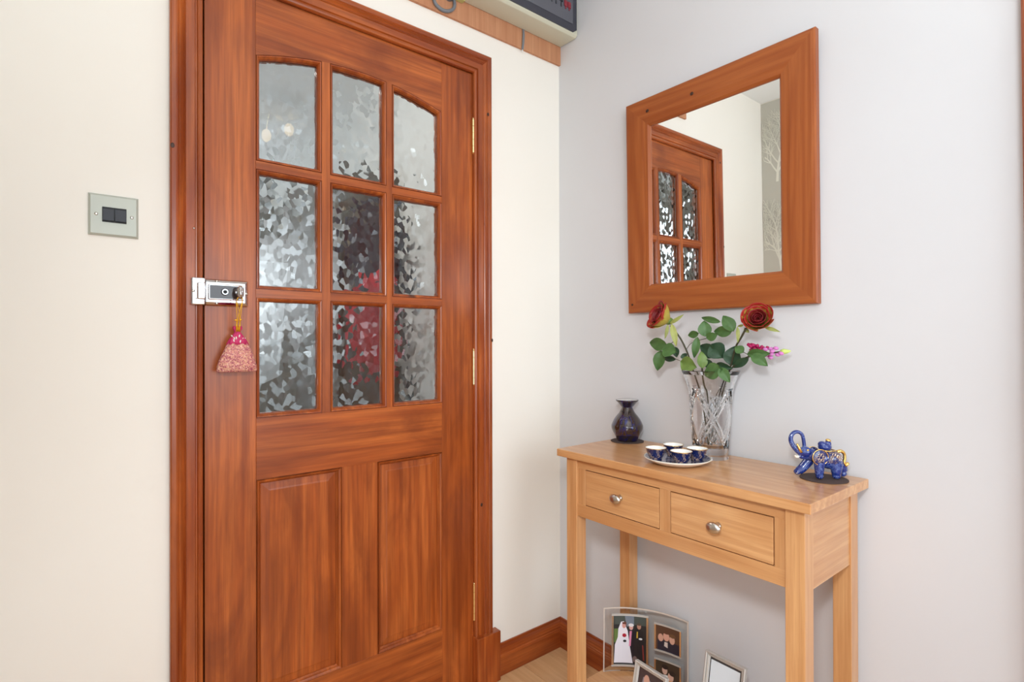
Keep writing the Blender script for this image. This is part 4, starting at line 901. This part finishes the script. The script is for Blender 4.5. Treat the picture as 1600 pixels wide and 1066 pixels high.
def easel_frame(name, tl, ang, wdt, hgt, lean, label, bw, prof_mat, picfn, base):
    """rectangular frame leaning back; tl = x, y of its lower left corner on the shelf"""
    rt = root(name, (tl[0], tl[1], base), label, 'photo frame', rot=(0, 0, ang))
    cl_, sl_ = math.cos(lean), math.sin(lean)
    F = lambda u, v, d=0: Vector((-(d * cl_) + v * sl_, -u, v * cl_ + d * sl_ + .001))
    prof = [(0, 0), (0, .010), (.0025, .012), (bw * .42, .0105), (bw * .5, .0075), (bw * .62, .0095), (bw * .8, .0085), (bw, .004), (bw, 0)]
    cr = [(0, 0), (1, 0), (1, 1), (0, 1)]
    for i in range(4):
        a, b = cr[i], cr[(i + 1) % 4]; bm = bmesh.new()
        g = lambda s, q: F((q[0] if s[0] == 0 else wdt - q[0]), (q[0] if s[1] == 0 else hgt - q[0]), q[1])
        sweep(bm, [a, b], prof, g); finish('frame_rail', fixn(bm), prof_mat, rt, local=True)
    bm = bmesh.new(); cl = bm.loops.layers.float_color.new('Col')
    for k, (pts, col) in enumerate(picfn): patch(bm, cl, [(bw + (wdt - 2 * bw) * x, bw + (hgt - 2 * bw) * y) for x, y in pts], col, F, .0040 + k * .0001)
    finish('print', bm, M['print'], rt, local=True)
    bm = bmesh.new(); extrude_poly(bm, [F(.003, .003, -.0002), F(wdt - .003, .003, -.0002), F(wdt - .003, hgt - .003, -.0002), F(.003, hgt - .003, -.0002)], (.002, 0, 0)); finish('back_board', fixn(bm), M['black2'], rt, local=True)
    bm = bmesh.new(); a = F(wdt / 2 - .012, hgt * .7, -.003); b = F(wdt / 2 + .012, hgt * .7, -.003); c = Vector((a.x + hgt * .14, b.y, .0012)); d = Vector((a.x + hgt * .14, a.y, .0012))
    extrude_poly(bm, [a, b, c, d], (.002, 0, 0)); finish('easel_leg', fixn(bm), M['black2'], rt, local=True)
    return rt
easel_frame('silver_photo_frame', (-.217, -.503, 0), R(-3.5), .105, .122, .21, 'small silver photo frame standing in front of the curved glass frame', .0125, M['silver'],
            [([(0, 0), (1, 0), (1, 1), (0, 1)], (74, 62, 62)), ([(.1, 0), (.5, 0), (.5, .8), (.2, .8)], (150, 140, 150)), (ell(.35, .75, .12, .15), (206, 160, 140)), (ell(.7, .7, .12, .15), (196, 150, 130))], SH)
easel_frame('silver_photo_frame', (-.140, -.661, 0), R(0), .108, .188, .20, 'silver photo frame with blank pale picture, right of the curved glass frame', .0125, M['silver'],
            [([(0, 0), (1, 0), (1, 1), (0, 1)], (60, 60, 62)), ([(.03, .02), (.97, .02), (.97, .97), (.03, .97)], (222, 230, 236))], SH)

# ------------------------------------------------------------------ things of the room beyond the glass
cb = root('tall_cabinet', (-.42, 1.4, 0), 'tall dark cabinet in the room behind the glass door', 'cabinet')
box('carcass', -.50, -.202, .85, 3.05, .02, 1.87, M['cabinet'], cb, .004)
for k in range(4): box('cabinet_door', -.512, -.501, .86 + k * .545, 1.395 + k * .545, .06, 1.85, M['cabdoor'], cb, .003)
def garment(name, x, y, z0, z1, w_, label, mat):
    bm = bmesh.new(); rings = []
    for i in range(9):
        t_ = i / 8; z = z0 + (z1 - z0) * t_; s = 1 if t_ < .75 else 1 - (t_ - .75) * 2.2
        rings.append([bm.verts.new((x + w_ * s * math.sin(a) * .5 * (1 + .05 * math.sin(7 * a)), y - .05 * s * (1 + .25 * math.sin(5 * a)) * (.5 - .5 * math.cos(a)), z)) for a in [2 * math.pi * k / 28 for k in range(28)]])
    for A, B in zip(rings, rings[1:]):
        for k in range(28): bm.faces.new((A[k], A[(k + 1) % 28], B[(k + 1) % 28], B[k]))
    bm.faces.new(rings[0][::-1]); bm.faces.new(rings[-1]); tag(finish(name, fixn(bm), mat, None, smooth=True), label, 'coat')
garment('dark_coat', -.355, .843, 1.36, 1.74, .26, 'dark coat hanging behind the upper middle glass pane', M['darkcloth'])
garment('red_jacket', -.385, .782, .98, 1.40, .20, 'red jacket hanging behind the lower middle glass pane', M['redcloth'])
